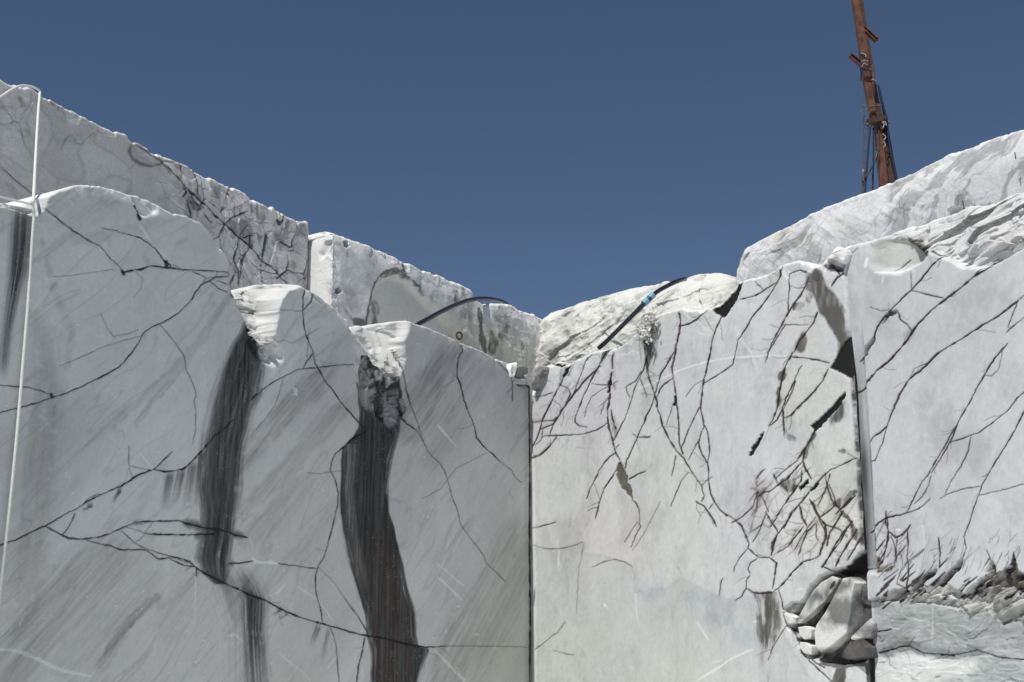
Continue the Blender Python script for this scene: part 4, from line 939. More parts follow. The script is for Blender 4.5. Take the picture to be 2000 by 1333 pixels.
r0 = C0 + DR * .0; r1 = meet(1659.5, 620, C0, DR)
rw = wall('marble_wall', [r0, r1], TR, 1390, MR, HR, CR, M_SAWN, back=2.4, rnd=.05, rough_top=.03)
tag(rw, 'sunlit pale marble wall right of the corner, covered in thin dark branching cracks', 'rock wall')

# ------------------------------------------------------------------ far right wall, nearer to the camera
MF = Marks(1620, 320, 2080, 1420)
cracks(MF, '''
3.6 1 1655,774 1675,762 1690,748 1710,725 1735,705 1757,680 1770,665 1790,635 1820,605
3.2 1 1820,605 1840,590 1860,575 1880,560 1900,543 1920,530 1940,518 1950,508
2.0 .8 1905,537 1925,520 1945,507
2.4 .9 1673,706 1690,690 1705,660 1712,640 1725,620 1740,605 1755,590
2.2 .85 1755,590 1770,575 1782,565 1800,545 1820,520 1842,500
1.6 .6 1842,500 1850,487
2.0 .85 1752,608 1758,625 1772,635 1778,645 1780,652
1.5 .65 1780,568 1810,575 1842,583
1.2 .5 1780,530 1779,568
2.6 .95 1847,680 1830,690 1814,707 1795,725 1773,741
2.4 .9 1773,741 1754,773 1742,800 1731,833
3.2 .95 1731,833 1718,845 1704,854 1697,865 1692,878
1.6 .7 1731,833 1722,865 1712,890 1707,900 1693,903
1.4 .5 1814,707 1795,715 1784,720 1775,738
2.8 .95 1847,680 1880,660 1920,635 1950,618 1985,590 2000,578 2060,530
1.4 .6 1988,590 1978,612 1968,640
1.4 .6 1965,650 1975,640 2000,620
2.0 .8 1967,672 1950,690 1935,710 1920,735
2.2 .85 1920,735 1905,760 1890,790 1875,815 1868,830
2.4 .9 1868,830 1855,850 1845,870 1830,895 1810,930 1800,940
2.0 .8 1868,830 1858,855 1845,880 1830,905 1818,925
2.0 .8 1800,940 1785,970 1770,1000 1764,1005
1.6 .65 1818,930 1812,950 1800,970 1785,985
1.2 .45 1920,733 1935,735 1950,720 1955,695 1960,680
1.8 .8 2060,710 2000,765 1985,778 1968,800 1950,815
1.4 .7 1950,815 1930,830 1910,845 1895,850 1875,858 1853,865
1.2 .6 1894,851 1890,880 1875,910 1857,940 1845,965
2.0 .85 2050,740 2000,800 1990,820 1980,840 1965,865 1955,880
1.8 .8 1955,880 1940,905 1925,930 1915,950 1908,970
1.8 .75 1908,970 1902,985 1895,1010 1888,1030 1880,1050
1.3 .6 1910,968 1935,962 1965,955 2000,945 2060,930
1.2 .55 1915,950 1880,955 1850,965 1835,975
2.2 .85 1690,1040 1698,1035 1715,1022 1730,1012 1760,1005
2.0 .8 1760,1005 1785,998 1800,990 1815,975
2.2 .85 1730,998 1727,1020 1733,1040
1.8 .75 1733,1040 1732,1070 1725,1090 1712,1110
3.4 .95 1778,1025 1772,1035
2.8 .9 1772,1035 1774,1060 1772,1085 
2.2 .85 1772,1085 1773,1120 1770,1150
1.8 .7 1832,1050 1833,1065 1835,1085 1833,1110
2.4 .8 1778,1025 1765,1045 1750,1050 1735,1040
1.4 .6 1740,1045 1748,1070 1750,1100
1.4 .6 1770,1065 1755,1085
1.2 .5 1760,1110 1750,1140
1.3 .6 1880,1050 1885,1070 1878,1090
1.4 .6 1925,1075 1932,1090 1922,1105
1.2 .5 1980,1080 1978,1100
2.0 .8 1750,1140 1770,1150
1.6 .6 1760,505 1740,528
2.4 .9 1815,490 1835,500 1850,487 
1.3 .5 1700,600 1720,608 1740,605
3.0 .9 1700,1235 1735,1230
3.2 .95 1705,1275 1730,1270 1750,1263 1765,1262 1790,1275 1850,1280
1.6 .7 1850,1280 1900,1270 1950,1285 2010,1290
2.4 .9 1978,1078 1975,1100 1962,1118
2.4 .95 1729,999 1732,1038 1729,1074 1720,1092 1710,1107
2.0 .85 1726,1055 1712,1072 1700,1087
2.0 .85 1732,1038 1752,1051 1751,1075 1749,1094
1.8 .8 1775,1029 1762,1044 1752,1051
''', .24, .4, .84)
for pg in ([(1680,702),(1690,676),(1707,657),(1706,668),(1692,692),(1677,712)], [(1738,607),(1752,606),(1750,612),(1738,618),(1720,634),(1730,615)]): MF.poly('lens', pg, 1, 1)
for pg in ([(1700,1117),(1715,1110),(1735,1107),(1748,1102),(1740,1113),(1715,1121)], [(1928,1138),(1945,1130),(1960,1128),(1985,1120),(2010,1130),(2060,1135),(2060,1160),(2000,1160),(1975,1150),(1950,1145)], [(1725,1100),(1712,1090),(1703,1104),(1700,1115)],
           [(1776,1156),(1800,1125),(1830,1113),(1826,1120),(1800,1140),(1790,1160)], [(1840,1125),(1865,1105),(1878,1091),(1870,1112),(1850,1130),(1830,1140)], [(1880,1165),(1905,1140),(1938,1118),(1942,1125),(1915,1140),(1895,1165)], [(1742,461),(1775,465),(1795,479),(1814,499),(1796,511),(1776,523),(1786,508),(1782,491),(1769,477),(1752,468)],  # last outline here: overhang shadow of the hollow, put in as dark colour
           [(1925,1118),(1935,1100),(1942,1112),(1940,1125)], [(1960,1130),(1975,1108),(1982,1120)]):
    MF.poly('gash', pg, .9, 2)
_r = random.Random(11)
for _ in range(46):                # slanted shards and splits along the broken rim
    x = _r.uniform(1700, 1995); y = np.interp(x, [1700, 1760, 1830, 1880, 1935, 2000], [1150, 1160, 1140, 1160, 1150, 1165]) + _r.gauss(0, 16); l = _r.uniform(10, 42); an = _r.uniform(.6, .95)
    MF.seg('crack', (x, y), (x + l * math.cos(an), y - l * math.sin(an)), _r.uniform(1, 4.5), .5, _r.uniform(.6, 1), 1)
for _ in range(60):                # fine splits fading up into the sound stone
    x = _r.uniform(1700, 1990); y = _r.uniform(1050, 1130); l = _r.uniform(8, 30); an = _r.uniform(.8, 1.5)
    MF.line('crack', [(x, y), (x + l * .5 * math.cos(an) + 1, y - l * .5 * math.sin(an)), (x + l * math.cos(an), y - l * math.sin(an))], .6, _r.uniform(.25, .6), .9)
for _ in range(34):                # splits in the crushed stone beside the channel
    x = _r.uniform(1480, 1665); y = _r.uniform(925, 1105); l = _r.uniform(10, 40); an = _r.uniform(.75, 1.2)
    MR.line('crack', [(x, y), (x + l * .5 * math.cos(an) + _r.gauss(0, 2), y - l * .5 * math.sin(an)), (x + l * math.cos(an), y - l * math.sin(an))], _r.uniform(.5, 1.4), _r.uniform(.4, .9), .9)
MF.poly('hollow', [(1703,466),(1720,463),(1745,463),(1770,472),(1790,490),(1800,502),(1775,520),(1752,530),(1715,530),(1700,520),(1696,490)], 1, 5)
MF.poly('outcrop', [(1712,463),(1745,462),(1775,468),(1795,485),(1815,492),(1840,500),(1880,520),(1920,525),(1960,505),(2010,475),(2080,440),(2080,330),(1900,360),(1700,440)], 1, 3)
RIM = [(1690,1172),(1722,1166),(1745,1152),(1766,1150),(1776,1158),(1790,1136),(1804,1122),(1829,1112),(1822,1126),(1800,1142),(1812,1146),(1842,1126),(1864,1106),(1879,1090),(1876,1108),(1862,1124),(1846,1140),(1880,1160),(1893,1146),(1908,1136),(1936,1118),(1930,1104),(1933,1094),(1941,1108),(1943,1120),(1962,1112),(1977,1100),(1978,1084),(1984,1100),(1988,1116),(2004,1124),(2090,1130)]
MF.poly('broken', RIM + [(2090,1208),(1975,1214),(1950,1222),(1935,1200),(1880,1196),(1840,1184),(1780,1176),(1690,1174)], 1, 1)
MF.poly('under', RIM + [(2090,1430),(1690,1430)], 1, 1)
MF.poly('layered', [(1700,1170),(1790,1170),(1880,1190),(2080,1190),(2080,1420),(1700,1420)], 1, 10)
MF.poly('white2', [(1705,1278),(1765,1265),(1850,1282),(1910,1275),(1890,1310),(1800,1345),(1705,1360)], .7, 8)
MF.poly('stain', [(1732,1155),(1770,1150),(1785,1162),(1740,1168)], .5, 5); MF.poly('stain', [(1728,1245),(1770,1240),(1775,1260),(1730,1268)], .5, 4); MF.poly('stain', [(1945,1175),(1972,1180),(1970,1195),(1955,1192)], .7, 3); MF.poly('stain', [(1775,640),(1782,652),(1775,665),(1762,660)], .7, 5); MF.poly('stain', [(1700,470),(1730,468),(1740,474),(1705,485)], .45, 4)
MF.poly('pink', [(1920,600),(1990,560),(2000,640),(1940,700)], .6, 20); MF.poly('pink', [(1840,900),(1960,860),(1960,1020),(1840,1020)], .5, 25); MF.poly('pink', [(1700,1000),(1800,1000),(1900,1090),(1720,1110)], .5, 20); MF.poly('pink', [(1880,400),(2060,380),(2060,500),(1880,500)], .5, 20)
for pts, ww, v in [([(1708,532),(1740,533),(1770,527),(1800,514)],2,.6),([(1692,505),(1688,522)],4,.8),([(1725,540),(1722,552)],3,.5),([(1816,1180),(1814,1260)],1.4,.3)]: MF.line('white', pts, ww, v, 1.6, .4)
MF.poly('crackle', [(1695,990),(1780,990),(1830,1040),(1900,1060),(1900,1110),(1700,1120)], 1, 14)
def HF(U, Z, PX, PY, below):
    a8 = U * .92 + Z * .39; b8 = -U * .39 + Z * .92
    h = .05 * (fbm(U * .4 + 9, Z * .4, 3) - .5) + .012 * (fbm(U * 2.2, Z * 2.2, 4) - .5)
    h = h - .007 * MF.get('crack', PX, PY) - (.03 - .08 * chips(a8 * .6, b8 * 2, 1.8)) * MF.get('gash', PX, PY) - .06 * MF.get('lens', PX, PY)
    ho = MF.get('hollow', PX, PY); h = h - ho * (.04 + .24 * np.clip((PX - 1700) / 100, 0, 1) ** 1.5)
    a = U * .97 + Z * .22; b = -U * .22 + Z * .97
    oc = MF.get('outcrop', PX, PY); g1, g2, gi = worley(a * 1.3 + .3 * fbm(U * 3, Z * 3, 3), b * 5.2 + .6 * fbm(U * 1.5, Z * 1.5, 3)); h = h + oc * (.11 * (gi - .5) + .10 * (ridge(a * .8, b * 3.6, 5) - .5) - .05 + .20 * chips(a * .8, b * 1.9, .6) * sstep(0, .35, below)) - oc * .40 * np.exp(-below / .4) * sstep(1730, 1800, PX)
    br = MF.get('broken', PX, PY); a2 = U * .6 + Z * .8; b2 = -U * .8 + Z * .6
    un = MF.get('under', PX, PY); a9 = U * .92 + Z * .39; b9 = -U * .39 + Z * .92; h = h - .045 * un + br * (.10 * chips(a9 * .6, b9 * 2.2, 1.5) - .015 + .03 * (ridge(a9 * 2, b9 * 9, 4) - .5))
    ly = MF.get('layered', PX, PY); h = h + ly * (.012 * (ridge(U * 1.2, Z * 7, 5) - .5) + .04 * (fbm(U * 1.2 + 3, Z * 1.6, 4) - .5) + .018 * chips(U * .7, Z * 1.6, 1.6))
    w2 = MF.get('white2', PX, PY); h = h - w2 * .10 * np.clip((1345 - PY) / 80, 0, 1) * 1.0
    f1, f2, idv = worley(a2 * 1.9 + .5 * fbm(U * 3, Z * 3, 2), b2 * 5.0); ck = MF.get('crackle', PX, PY); h = h + ck * .02 * (idv - .5)
    xl = channel(PX, PY); d = PX - xl - 13
    h = h - .075 * np.sqrt(np.clip(1 - ((d + 1) / 13) ** 2, 0, 1)) * sstep(600, 760, PY) * sstep(1125, 1105, PY) - .03 * sstep(30, 0, np.abs(PX - xl)) * (PY > 1110)
    tb = sstep(.25, 0, below); return h - tb * .04 * np.clip(chips(U, Z, .8), 0, 1)
def CF(U, Z, PX, PY, below, H):
    wx = .8 * (fbm(U * .9, Z * .9, 4) - .5)
    v = .525 + .11 * (fbm(U * .8 + wx, Z * .6, 5, .6) - .5) + .05 * (fbm(U * 5, Z * .8, 4) - .5) + .05 * (fbm(U * 3, Z * 3, 4) - .5)
    oc = MF.get('outcrop', PX, PY); ly = MF.get('layered', PX, PY); br = MF.get('broken', PX, PY); a9 = U * .92 + Z * .39; b9 = -U * .39 + Z * .92
    v = v + .03 * oc + .30 * ly * (fbm(U * 1.5, Z * 9, 6, .65) - .62) - .10 * ly * sstep(1290, 1262, PY) - .03 * ly + .10 * ly * (fbm(U * 9, Z * 26, 4, .7) - .5) - .26 * br * sstep(.52, .60, fbm(a9 * 2.0, b9 * 10, 5, .6)) * sstep(1215, 1150, PY) - .01 * br
    v = v + .01 - .08 * sstep(.5, .75, fbm(U * 1.7 + 33, Z * 1.5, 6, .62)) + .09 * (fbm(U * 16, Z * 12, 4, .7) - .5)
    C = base_col(v, (.98, .995, 1.0)); C = C * (1 - oc[..., None] * np.array([0, .005, .035]))
    C = C * (1 - br[..., None] * np.array([.0, .03, .08]))
    C = C * (1 - ly[..., None] * np.array([.04, .01, .035]) * sstep(.3, .6, fbm(U * .8 + 3, Z * 1.4, 3))[..., None])
    C = C * (1 - MF.get('hollow', PX, PY)[..., None] * (np.array([.03, .02, .08]) + .16 * sstep(1735, 1790, PX)[..., None]) )  # hollow painted darker to the right, as shade under the overhang
    C = C * (1 - MF.get('pink', PX, PY)[..., None] * np.array([.0, .05, .035]))
    C = lerp3(C, (.74, .745, .71), MF.get('white2', PX, PY) * .6)
    a2 = U * .6 + Z * .8; b2 = -U * .8 + Z * .6; f1, f2, idv = worley(a2 * 1.9 + .5 * fbm(U * 3, Z * 3, 2), b2 * 5.0); ck = MF.get('crackle', PX, PY)
    e = (1 - sstep(.01, .06, f2 - f1)) * ck * sstep(.4, .6, fbm(U * 2.5, Z * 2.5, 3)); C = C * (1 - .55 * e[..., None])
    w = MF.get('white', PX, PY); C = lerp3(C, (.84, .85, .84), np.clip(w * .8, 0, 1))
    a = U * .97 + Z * .22; b = -U * .22 + Z * .97; g1, g2, gi = worley(a * 1.3 + .3 * fbm(U * 3, Z * 3, 3), b * 5.2 + .6 * fbm(U * 1.5, Z * 1.5, 3)); cr = (1 - sstep(.0, .06, g2 - g1)) * oc * sstep(.42, .6, fbm(U * 2, Z * 2, 3))
    C = C * (1 - .6 * cr[..., None])
    st = np.clip(MF.get('stain', PX, PY) * (.5 + .8 * fbm(U * 8, Z * 6, 3)), 0, .9); C = lerp3(C, (.16, .15, .12), st)
    ha = MF.get('halo', PX, PY) * (.35 + fbm(U * 10, Z * 10, 3)); C = C * (1 - .42 * ha[..., None] * np.array([.80, 1.12, .98]))
    ck_ = np.clip(MF.get('crack', PX, PY) * 1.5, 0, .96); rd = sstep(.45, .7, fbm(U * 1.5 + 21, Z * 1.5, 3))[..., None]; C = C * (1 - ck_[..., None]) + (np.array(CRACK_C) * (1 - rd) + np.array([.045, .031, .033]) * rd) * ck_[..., None]
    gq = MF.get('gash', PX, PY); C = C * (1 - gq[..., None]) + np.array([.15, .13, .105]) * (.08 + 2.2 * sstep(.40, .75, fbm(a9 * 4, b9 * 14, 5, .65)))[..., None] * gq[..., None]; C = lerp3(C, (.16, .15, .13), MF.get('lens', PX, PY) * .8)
    xl = channel(PX, PY); pipe = sstep(17, 10, np.abs(PX - xl - 12)) * sstep(640, 780, PY) * sstep(1125, 1105, PY); C = C * (1 - pipe[..., None] * (.20 + .26 * sstep(820, 900, PY) + .45 * sstep(14, 0, PX - xl) + .35 * (fbm(U * 30, Z * 1.5, 4, .6) - .5))[..., None])  # groove shade painted into the colour, deepest on its left half
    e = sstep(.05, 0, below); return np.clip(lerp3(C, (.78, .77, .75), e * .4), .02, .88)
TF = [(1640,486),(1650,481),(1660,478),(1700,467),(1712,463),(1740,455),(1770,443),(1800,432),(1850,418),(1880,408),(1900,402),(1925,400),(1945,395),(1970,380),(2000,372),(2300,250),(2600,120)]
f2 = meet(2400, 600, r1, DR)
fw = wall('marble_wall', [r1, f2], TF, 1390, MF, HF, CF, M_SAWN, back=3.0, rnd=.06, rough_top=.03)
tag(fw, 'sunlit marble wall at far right of the photo with long slanting cracks, layered rock on top and broken rock low down', 'rock wall')

# ------------------------------------------------------------------ loose stones
def stone(poly, p0, n, off, thick, name, label, v=.6, tint=(1, .99, .96), bev=.008, group=None, cat='rock', tilt=(0, 0), amp=.02, shrink=1.0):
    q = np.array(p0) + np.array(n) * off
    pts = [on_plane(x, y, q, n) for x, y in poly]; c = sum(pts) / len(pts); pts = [c + (p - c) * shrink for p in pts]
    nv = Vector((n[0], n[1], 0)); bm = bmesh.new()
    def pos(p):
        r = Vector(p - c); return r + nv * (tilt[0] * r.z + tilt[1] * r.dot(Vector((-n[1], n[0], 0))))
    vf = [bm.verts.new(pos(p)) for p in pts]; f = bm.faces.new(vf)
    e = bmesh.ops.extrude_face_region(bm, geom=[f]); vb = [g for g in e['geom'] if isinstance(g, bmesh.types.BMVert)]
    for v_ in vb: v_.co -= nv * thick; v_.co *= 1
    bmesh.ops.recalc_face_normals(bm, faces=bm.faces)
    bmesh.ops.bevel(bm, geom=list(bm.edges), offset=bev, segments=2, profile=.6, affect='EDGES')
    bmesh.ops.triangulate(bm, faces=bm.faces)
    for _ in range(4):
        ed = [e_ for e_ in bm.edges if e_.calc_length() > .11]
        if ed: bmesh.ops.subdivide_edges(bm, edges=ed, cuts=1, use_grid_fill=False); bmesh.ops.triangulate(bm, faces=bm.faces)
    bm.normal_update()
    co = np.array([v_.co for v_ in bm.verts]) + c
    d = amp * 1.6 * chips(co[:, 0] * 1.0 + co[:, 1] * .9, co[:, 2] + co[:, 1] * .3, 1.1) + amp * .8 * (fbm(co[:, 0] * 9 + co[:, 1] * 5, co[:, 2] * 9, 3) - .5)
    for v_, dd in zip(bm.verts, d): v_.co += v_.normal * float(dd)
    me = bpy.data.meshes.new(name); bm.to_mesh(me); bm.free()
    cc = v * 1.02 + .14 * (fbm(co[:, 0] * 6, co[:, 2] * 6, 4) - .5) - .7 * v * sstep(.52, .68, fbm(co[:, 0] * 3 + 9, co[:, 2] * 5, 4))
    ca = me.color_attributes.new('albedo', 'FLOAT_COLOR', 'POINT'); arr = np.ones((len(co), 4), np.float32); arr[:, :3] = cc[:, None] * np.array(tint); ca.data.foreach_set('color', arr.ravel())
    for p in me.polygons: p.use_smooth = False
    me.materials.append(M_ROUGH)
    o = bpy.data.objects.new(name, me); COL.objects.link(o); o.location = c; tag(o, label, cat, group); return o
G1 = 'loose broken slabs wedged in the hole of the right wall'
stone([(1626,1122),(1640,1128),(1638,1140),(1612,1175),(1590,1195),(1570,1213),(1558,1222),(1556,1210),(1572,1180),(1588,1152),(1604,1135)], C0, NR, -.02, .22, 'rock_slab', 'long narrow grey slab leaning in the dark hole, left of the biggest slab', .54, group=G1, tilt=(-.03, .0), amp=.003, shrink=.93)
stone([(1645,1125),(1662,1122),(1670,1135),(1664,1160),(1662,1200),(1655,1238),(1640,1252),(1625,1265),(1603,1280),(1592,1268),(1588,1240),(1592,1222),(1610,1195),(1628,1160)], C0, NR, .03, .26, 'rock_slab', 'biggest pale slab wedged upright in the broken hole of the right wall', .64, group=G1, tilt=(-.03, .0), bev=.012, amp=.003, shrink=.94)
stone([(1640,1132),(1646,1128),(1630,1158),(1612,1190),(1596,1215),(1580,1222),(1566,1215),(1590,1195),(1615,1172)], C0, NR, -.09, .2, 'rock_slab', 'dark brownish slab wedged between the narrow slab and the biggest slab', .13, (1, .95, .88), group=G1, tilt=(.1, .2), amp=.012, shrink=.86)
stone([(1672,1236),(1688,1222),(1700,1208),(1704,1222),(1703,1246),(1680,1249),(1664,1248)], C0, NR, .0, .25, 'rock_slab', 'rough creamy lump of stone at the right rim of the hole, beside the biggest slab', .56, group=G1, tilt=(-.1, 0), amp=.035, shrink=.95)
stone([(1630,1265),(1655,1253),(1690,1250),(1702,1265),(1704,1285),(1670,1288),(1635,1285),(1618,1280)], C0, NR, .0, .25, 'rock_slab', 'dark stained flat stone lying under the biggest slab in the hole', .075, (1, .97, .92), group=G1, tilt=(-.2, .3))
stone([(1556,1224),(1572,1221),(1586,1228),(1585,1248),(1570,1252),(1560,1243)], C0, NR, .0, .15, 'rock_slab', 'small pale stone chip under the lower end of the narrow slab', .62, group=G1, bev=.012, amp=.006, shrink=.86)
stone([(1560,1252),(1572,1254),(1586,1262),(1586,1282),(1570,1278),(1560,1266)], C0, NR, .01, .12, 'rock_slab', 'small pale square stone lowest at the left rim of the hole', .62, group=G1, bev=.012, amp=.006, shrink=.86)
stone([(1542,1201),(1556,1207),(1552,1216),(1540,1219)], C0, NR, .01, .1, 'rock_slab', 'tiny bright stone chip at the left tip of the hole', .68, group=G1, bev=.015)
stone([(1532,1192),(1548,1181),(1566,1177),(1556,1194),(1545,1198)], C0, NR, -.06, .12, 'rock_slab', 'flat dark grey stone flake in the upper left tip of the hole', .33, group=G1, bev=.015)
G2 = 'loose stones lying on top of the inner corner'
stone([(1037,724),(1042,717),(1053,713),(1060,715),(1062,722),(1056,735),(1048,752),(1042,764),(1038,762)], C0, NR, .10, .45, 'boulder', 'rounded grey boulder jammed in the corner gap right of the joint', .5, group=G2, bev=.025)
stone([(1000,711),(1010,709),(1008,720),(1006,735),(999,737),(997,722)], C0, NL, .04, .25, 'boulder', 'bright white chipped stone at the right end of the left wall top', .8, group=G2, bev=.02, amp=.03)
stone([(1009,718),(1020,713),(1033,718),(1034,730),(1025,736),(1012,738)], C0, NL, .02, .3, 'boulder', 'dark grey cracked stone on the left wall top beside the corner joint', .32, group=G2, bev=.02, amp=.03)
stone([(1002,737),(1016,739),(1030,742),(1030,750),(1012,752),(1004,746)], C0, NL, .03, .25, 'boulder', 'flat grey stone wedged just below the dark stone at the corner joint', .55, group=G2, bev=.02, amp=.02)
stone([(1612,508),(1622,493),(1640,486),(1651,484),(1653,498),(1647,511),(1636,506),(1624,509)], C0, NR, .05, .3, 'boulder', 'jagged white stone on top of the right wall at the drilled channel', .7, bev=.02, amp=.06)

# ------------------------------------------------------------------ tubes
def tube(name, pts, r, mat, parent=None, res=10, taper=None):
    P = [Vector(p) for p in pts]
    # smooth the path (Catmull-Rom)
    Q = []
    for i in range(len(P) - 1):
        a = P[max(i - 1, 0)]; b = P[i]; c = P[i + 1]; d = P[min(i + 2, len(P) - 1)]
        for k in range(6):
            t = k / 6; Q.append(.5 * ((2 * b) + (-a + c) * t + (2 * a - 5 * b + 4 * c - d) * t * t + (-a + 3 * b - 3 * c + d) * t ** 3))
    Q.append(P[-1]); o = P[0] if parent is None else Vector(parent.location)
    V = []; Fc = []; up = Vector((0, 0, 1)); T0 = (Q[1] - Q[0]).normalized(); s = T0.cross(up); s = s.normalized() if s.length > .05 else Vector((1, 0, 0))
    for i, q in enumerate(Q):
        T = (Q[min(i + 1, len(Q) - 1)] - Q[max(i - 1, 0)]).normalized(); s = (s - T * s.dot(T)).normalized(); n = T.cross(s)
        rr = r * (taper(i / (len(Q) - 1)) if taper else 1)
        for k in range(res):
            an = 2 * math.pi * k / res; V.append(q - o + (s * math.cos(an) + n * math.sin(an)) * rr)
    bm = bmesh.new(); vs = [bm.verts.new(v) for v in V]
    for i in range(len(Q) - 1):
        for k in range(res): bm.faces.new((vs[i * res + k], vs[i * res + (k + 1) % res], vs[(i + 1) * res + (k + 1) % res], vs[(i + 1) * res + k]))
    bm.faces.new(vs[:res][::-1]); bm.faces.new(vs[-res:])
    me = bpy.data.meshes.new(name); bm.normal_update(); bm.to_mesh(me); bm.free(); me.materials.append(mat)
    for p in me.polygons: p.use_smooth = len(p.vertices) == 4
    ob = bpy.data.objects.new(name, me); COL.objects.link(ob)
    if parent: ob.parent = parent
    else: ob.location = o
    return ob
def onL(px, py, off): return on_plane(px, py, C0 + NL * off, NL)
def onR(px, py, off): return on_plane(px, py, C0 + NR * off, NR)
# white rope: over the upper edge, down across the bench edge and hanging on the lower wall
ru = [on_plane(x, y, PU + NL * .06, NL) for x, y in [(-90,236),(-40,210),(0,190),(20,177),(40,168),(58,169),(70,173),(78,178)]]
rdn = [on_plane(78, 181, PU + NL * .09, NL), on_plane(75, 215, PU + NL * .45, NL), onL(70, 300, -1.3), onL(66, 380, -.05), onL(64, 402, .05), onL(66, 425, .05), onL(62, 480, .05), onL(55, 590, .05), onL(46, 700, .05), onL(34, 840, .05), onL(20, 980, .05), onL(4, 1120, .05), onL(-16, 1300, .05), onL(-40,1500,.05)]
rp = empty('rope', Vector(ru[-1])); tag(rp, 'thin white rope hanging down over both left marble walls', 'rope')
tube('rope_strand', ru, .015, M_ROPE, rp); tube('rope_strand', rdn, .0165, M_ROPE, rp)
# thin white line along the low saddle of the left wall
tube('cord', [onL(-60, 372, -.02), onL(-20, 380, 0), onL(0, 385, .03), onL(25, 391, .03), onL(48, 396, .03), onL(64, 399, .05)], .010, M_ROPE); COL.objects[-1]
tag(COL.objects[-1], 'short white cord lying along the edge of the lower left wall, meeting the hanging rope', 'cord')
# black hose arching between the walls
hz = [on_plane(x, y, C0 - NL * o, NL) for x, y, o in [(800,645,.5),(818,633,.45),(835,624,.5),(860,610,.7),(890,596,.95),(915,587,1.25),(935,584,1.55),(955,584,1.8),(972,587,2.05),(985,592,2.2),(1000,603,2.4)]]
hs = tube('water_hose', hz, .038, M_BLACK); tag(hs, 'black hose arching over the stone gap left of the corner', 'hose')
# black pipe with coupling
pz = [onR(x, y, o) for x, y, o in [(1170,680,.06),(1185,667,.03),(1210,642,-.1),(1240,612,-.25),(1258,593,-.35),(1276,576,-.5),(1292,565,-.7),(1315,553,-.95),(1331,547,-1.3),(1338,546,-1.9)]]
pp = empty('water_pipe', Vector(pz[0])); tag(pp, 'black pipe with light blue coupling lying on the cream ledge right of the corner', 'pipe')
tube('pipe_run', pz, .034, M_BLACK, pp, 14)
def seg_tube(name, i, t0, t1, r, mat, parent):
    a = Vector(pz[i]); b = Vector(pz[i + 1]); return tube(name, [a.lerp(b, t0), a.lerp(b, (t0 + t1) / 2), a.lerp(b, t1)], r, mat, parent, 12)
cpl = seg_tube('coupling', 4, .30, .62, .046, M_BLACK, pp)
A = Vector(pz[4]); B = Vector(pz[5]); 
for k0, k1 in ((-.05, .38), (.60, 1.0)):
    q = tube('coupling_nut', [A.lerp(B, k0), A.lerp(B, (k0 + k1) / 2), A.lerp(B, k1)], .050, M_BLUE, None, 12)
    loc = q.location.copy(); q.parent = pp; q.location = loc - Vector(pp.location)

# iron ring
rc = on_plane(897, 656, C0 + NL * .02, NL); bm = bmesh.new()
R1, R2 = .054, .015; d3 = Vector((DL[0], DL[1], 0)); z3 = Vector((0, 0, 1)); n3 = Vector((NL[0], NL[1], 0)); vs = []
for i in range(24):
    a = 2 * math.pi * i / 24; c = (d3 * math.cos(a) * .8 + n3 * math.cos(a) * .4 + z3 * math.sin(a)) * R1
    o = c.normalized(); sd_ = o.cross(n3 - d3 * .5).normalized(); sd_ = o.cross(sd_)
    for k in range(8): b = 2 * math.pi * k / 8; vs.append(bm.verts.new(c + (o * math.cos(b) + sd_ * math.sin(b)) * R2))
for i in range(24):
    for k in range(8): bm.faces.new((vs[i * 8 + k], vs[i * 8 + (k + 1) % 8], vs[((i + 1) % 24) * 8 + (k + 1) % 8], vs[((i + 1) % 24) * 8 + k]))
rg = bm_obj('iron_ring', bm, M_RUSTD, smooth=True); rg.location = rc; tag(rg, 'small rusty iron ring standing on the top edge of the lower left wall', 'ring')
# thin steel pins
for (a, b, lab) in (((1880,392),(1883,408),'short dark steel pin standing on the layered rock at far right'), ((1982,298),(1984,311),'short dark steel pin on the upper right wall near the picture edge')):
    p0 = t1 + NT * .15 if a[0] > 1900 else C0 - NR * .15; nn = NT if a[0] > 1900 else NR
    q = tube('steel_pin', [on_plane(*a, p0, nn), on_plane((a[0] + b[0]) / 2, (a[1] + b[1]) / 2, p0, nn), on_plane(*b, p0, nn)], .008, M_STEEL); tag(q, lab, 'steel pin')

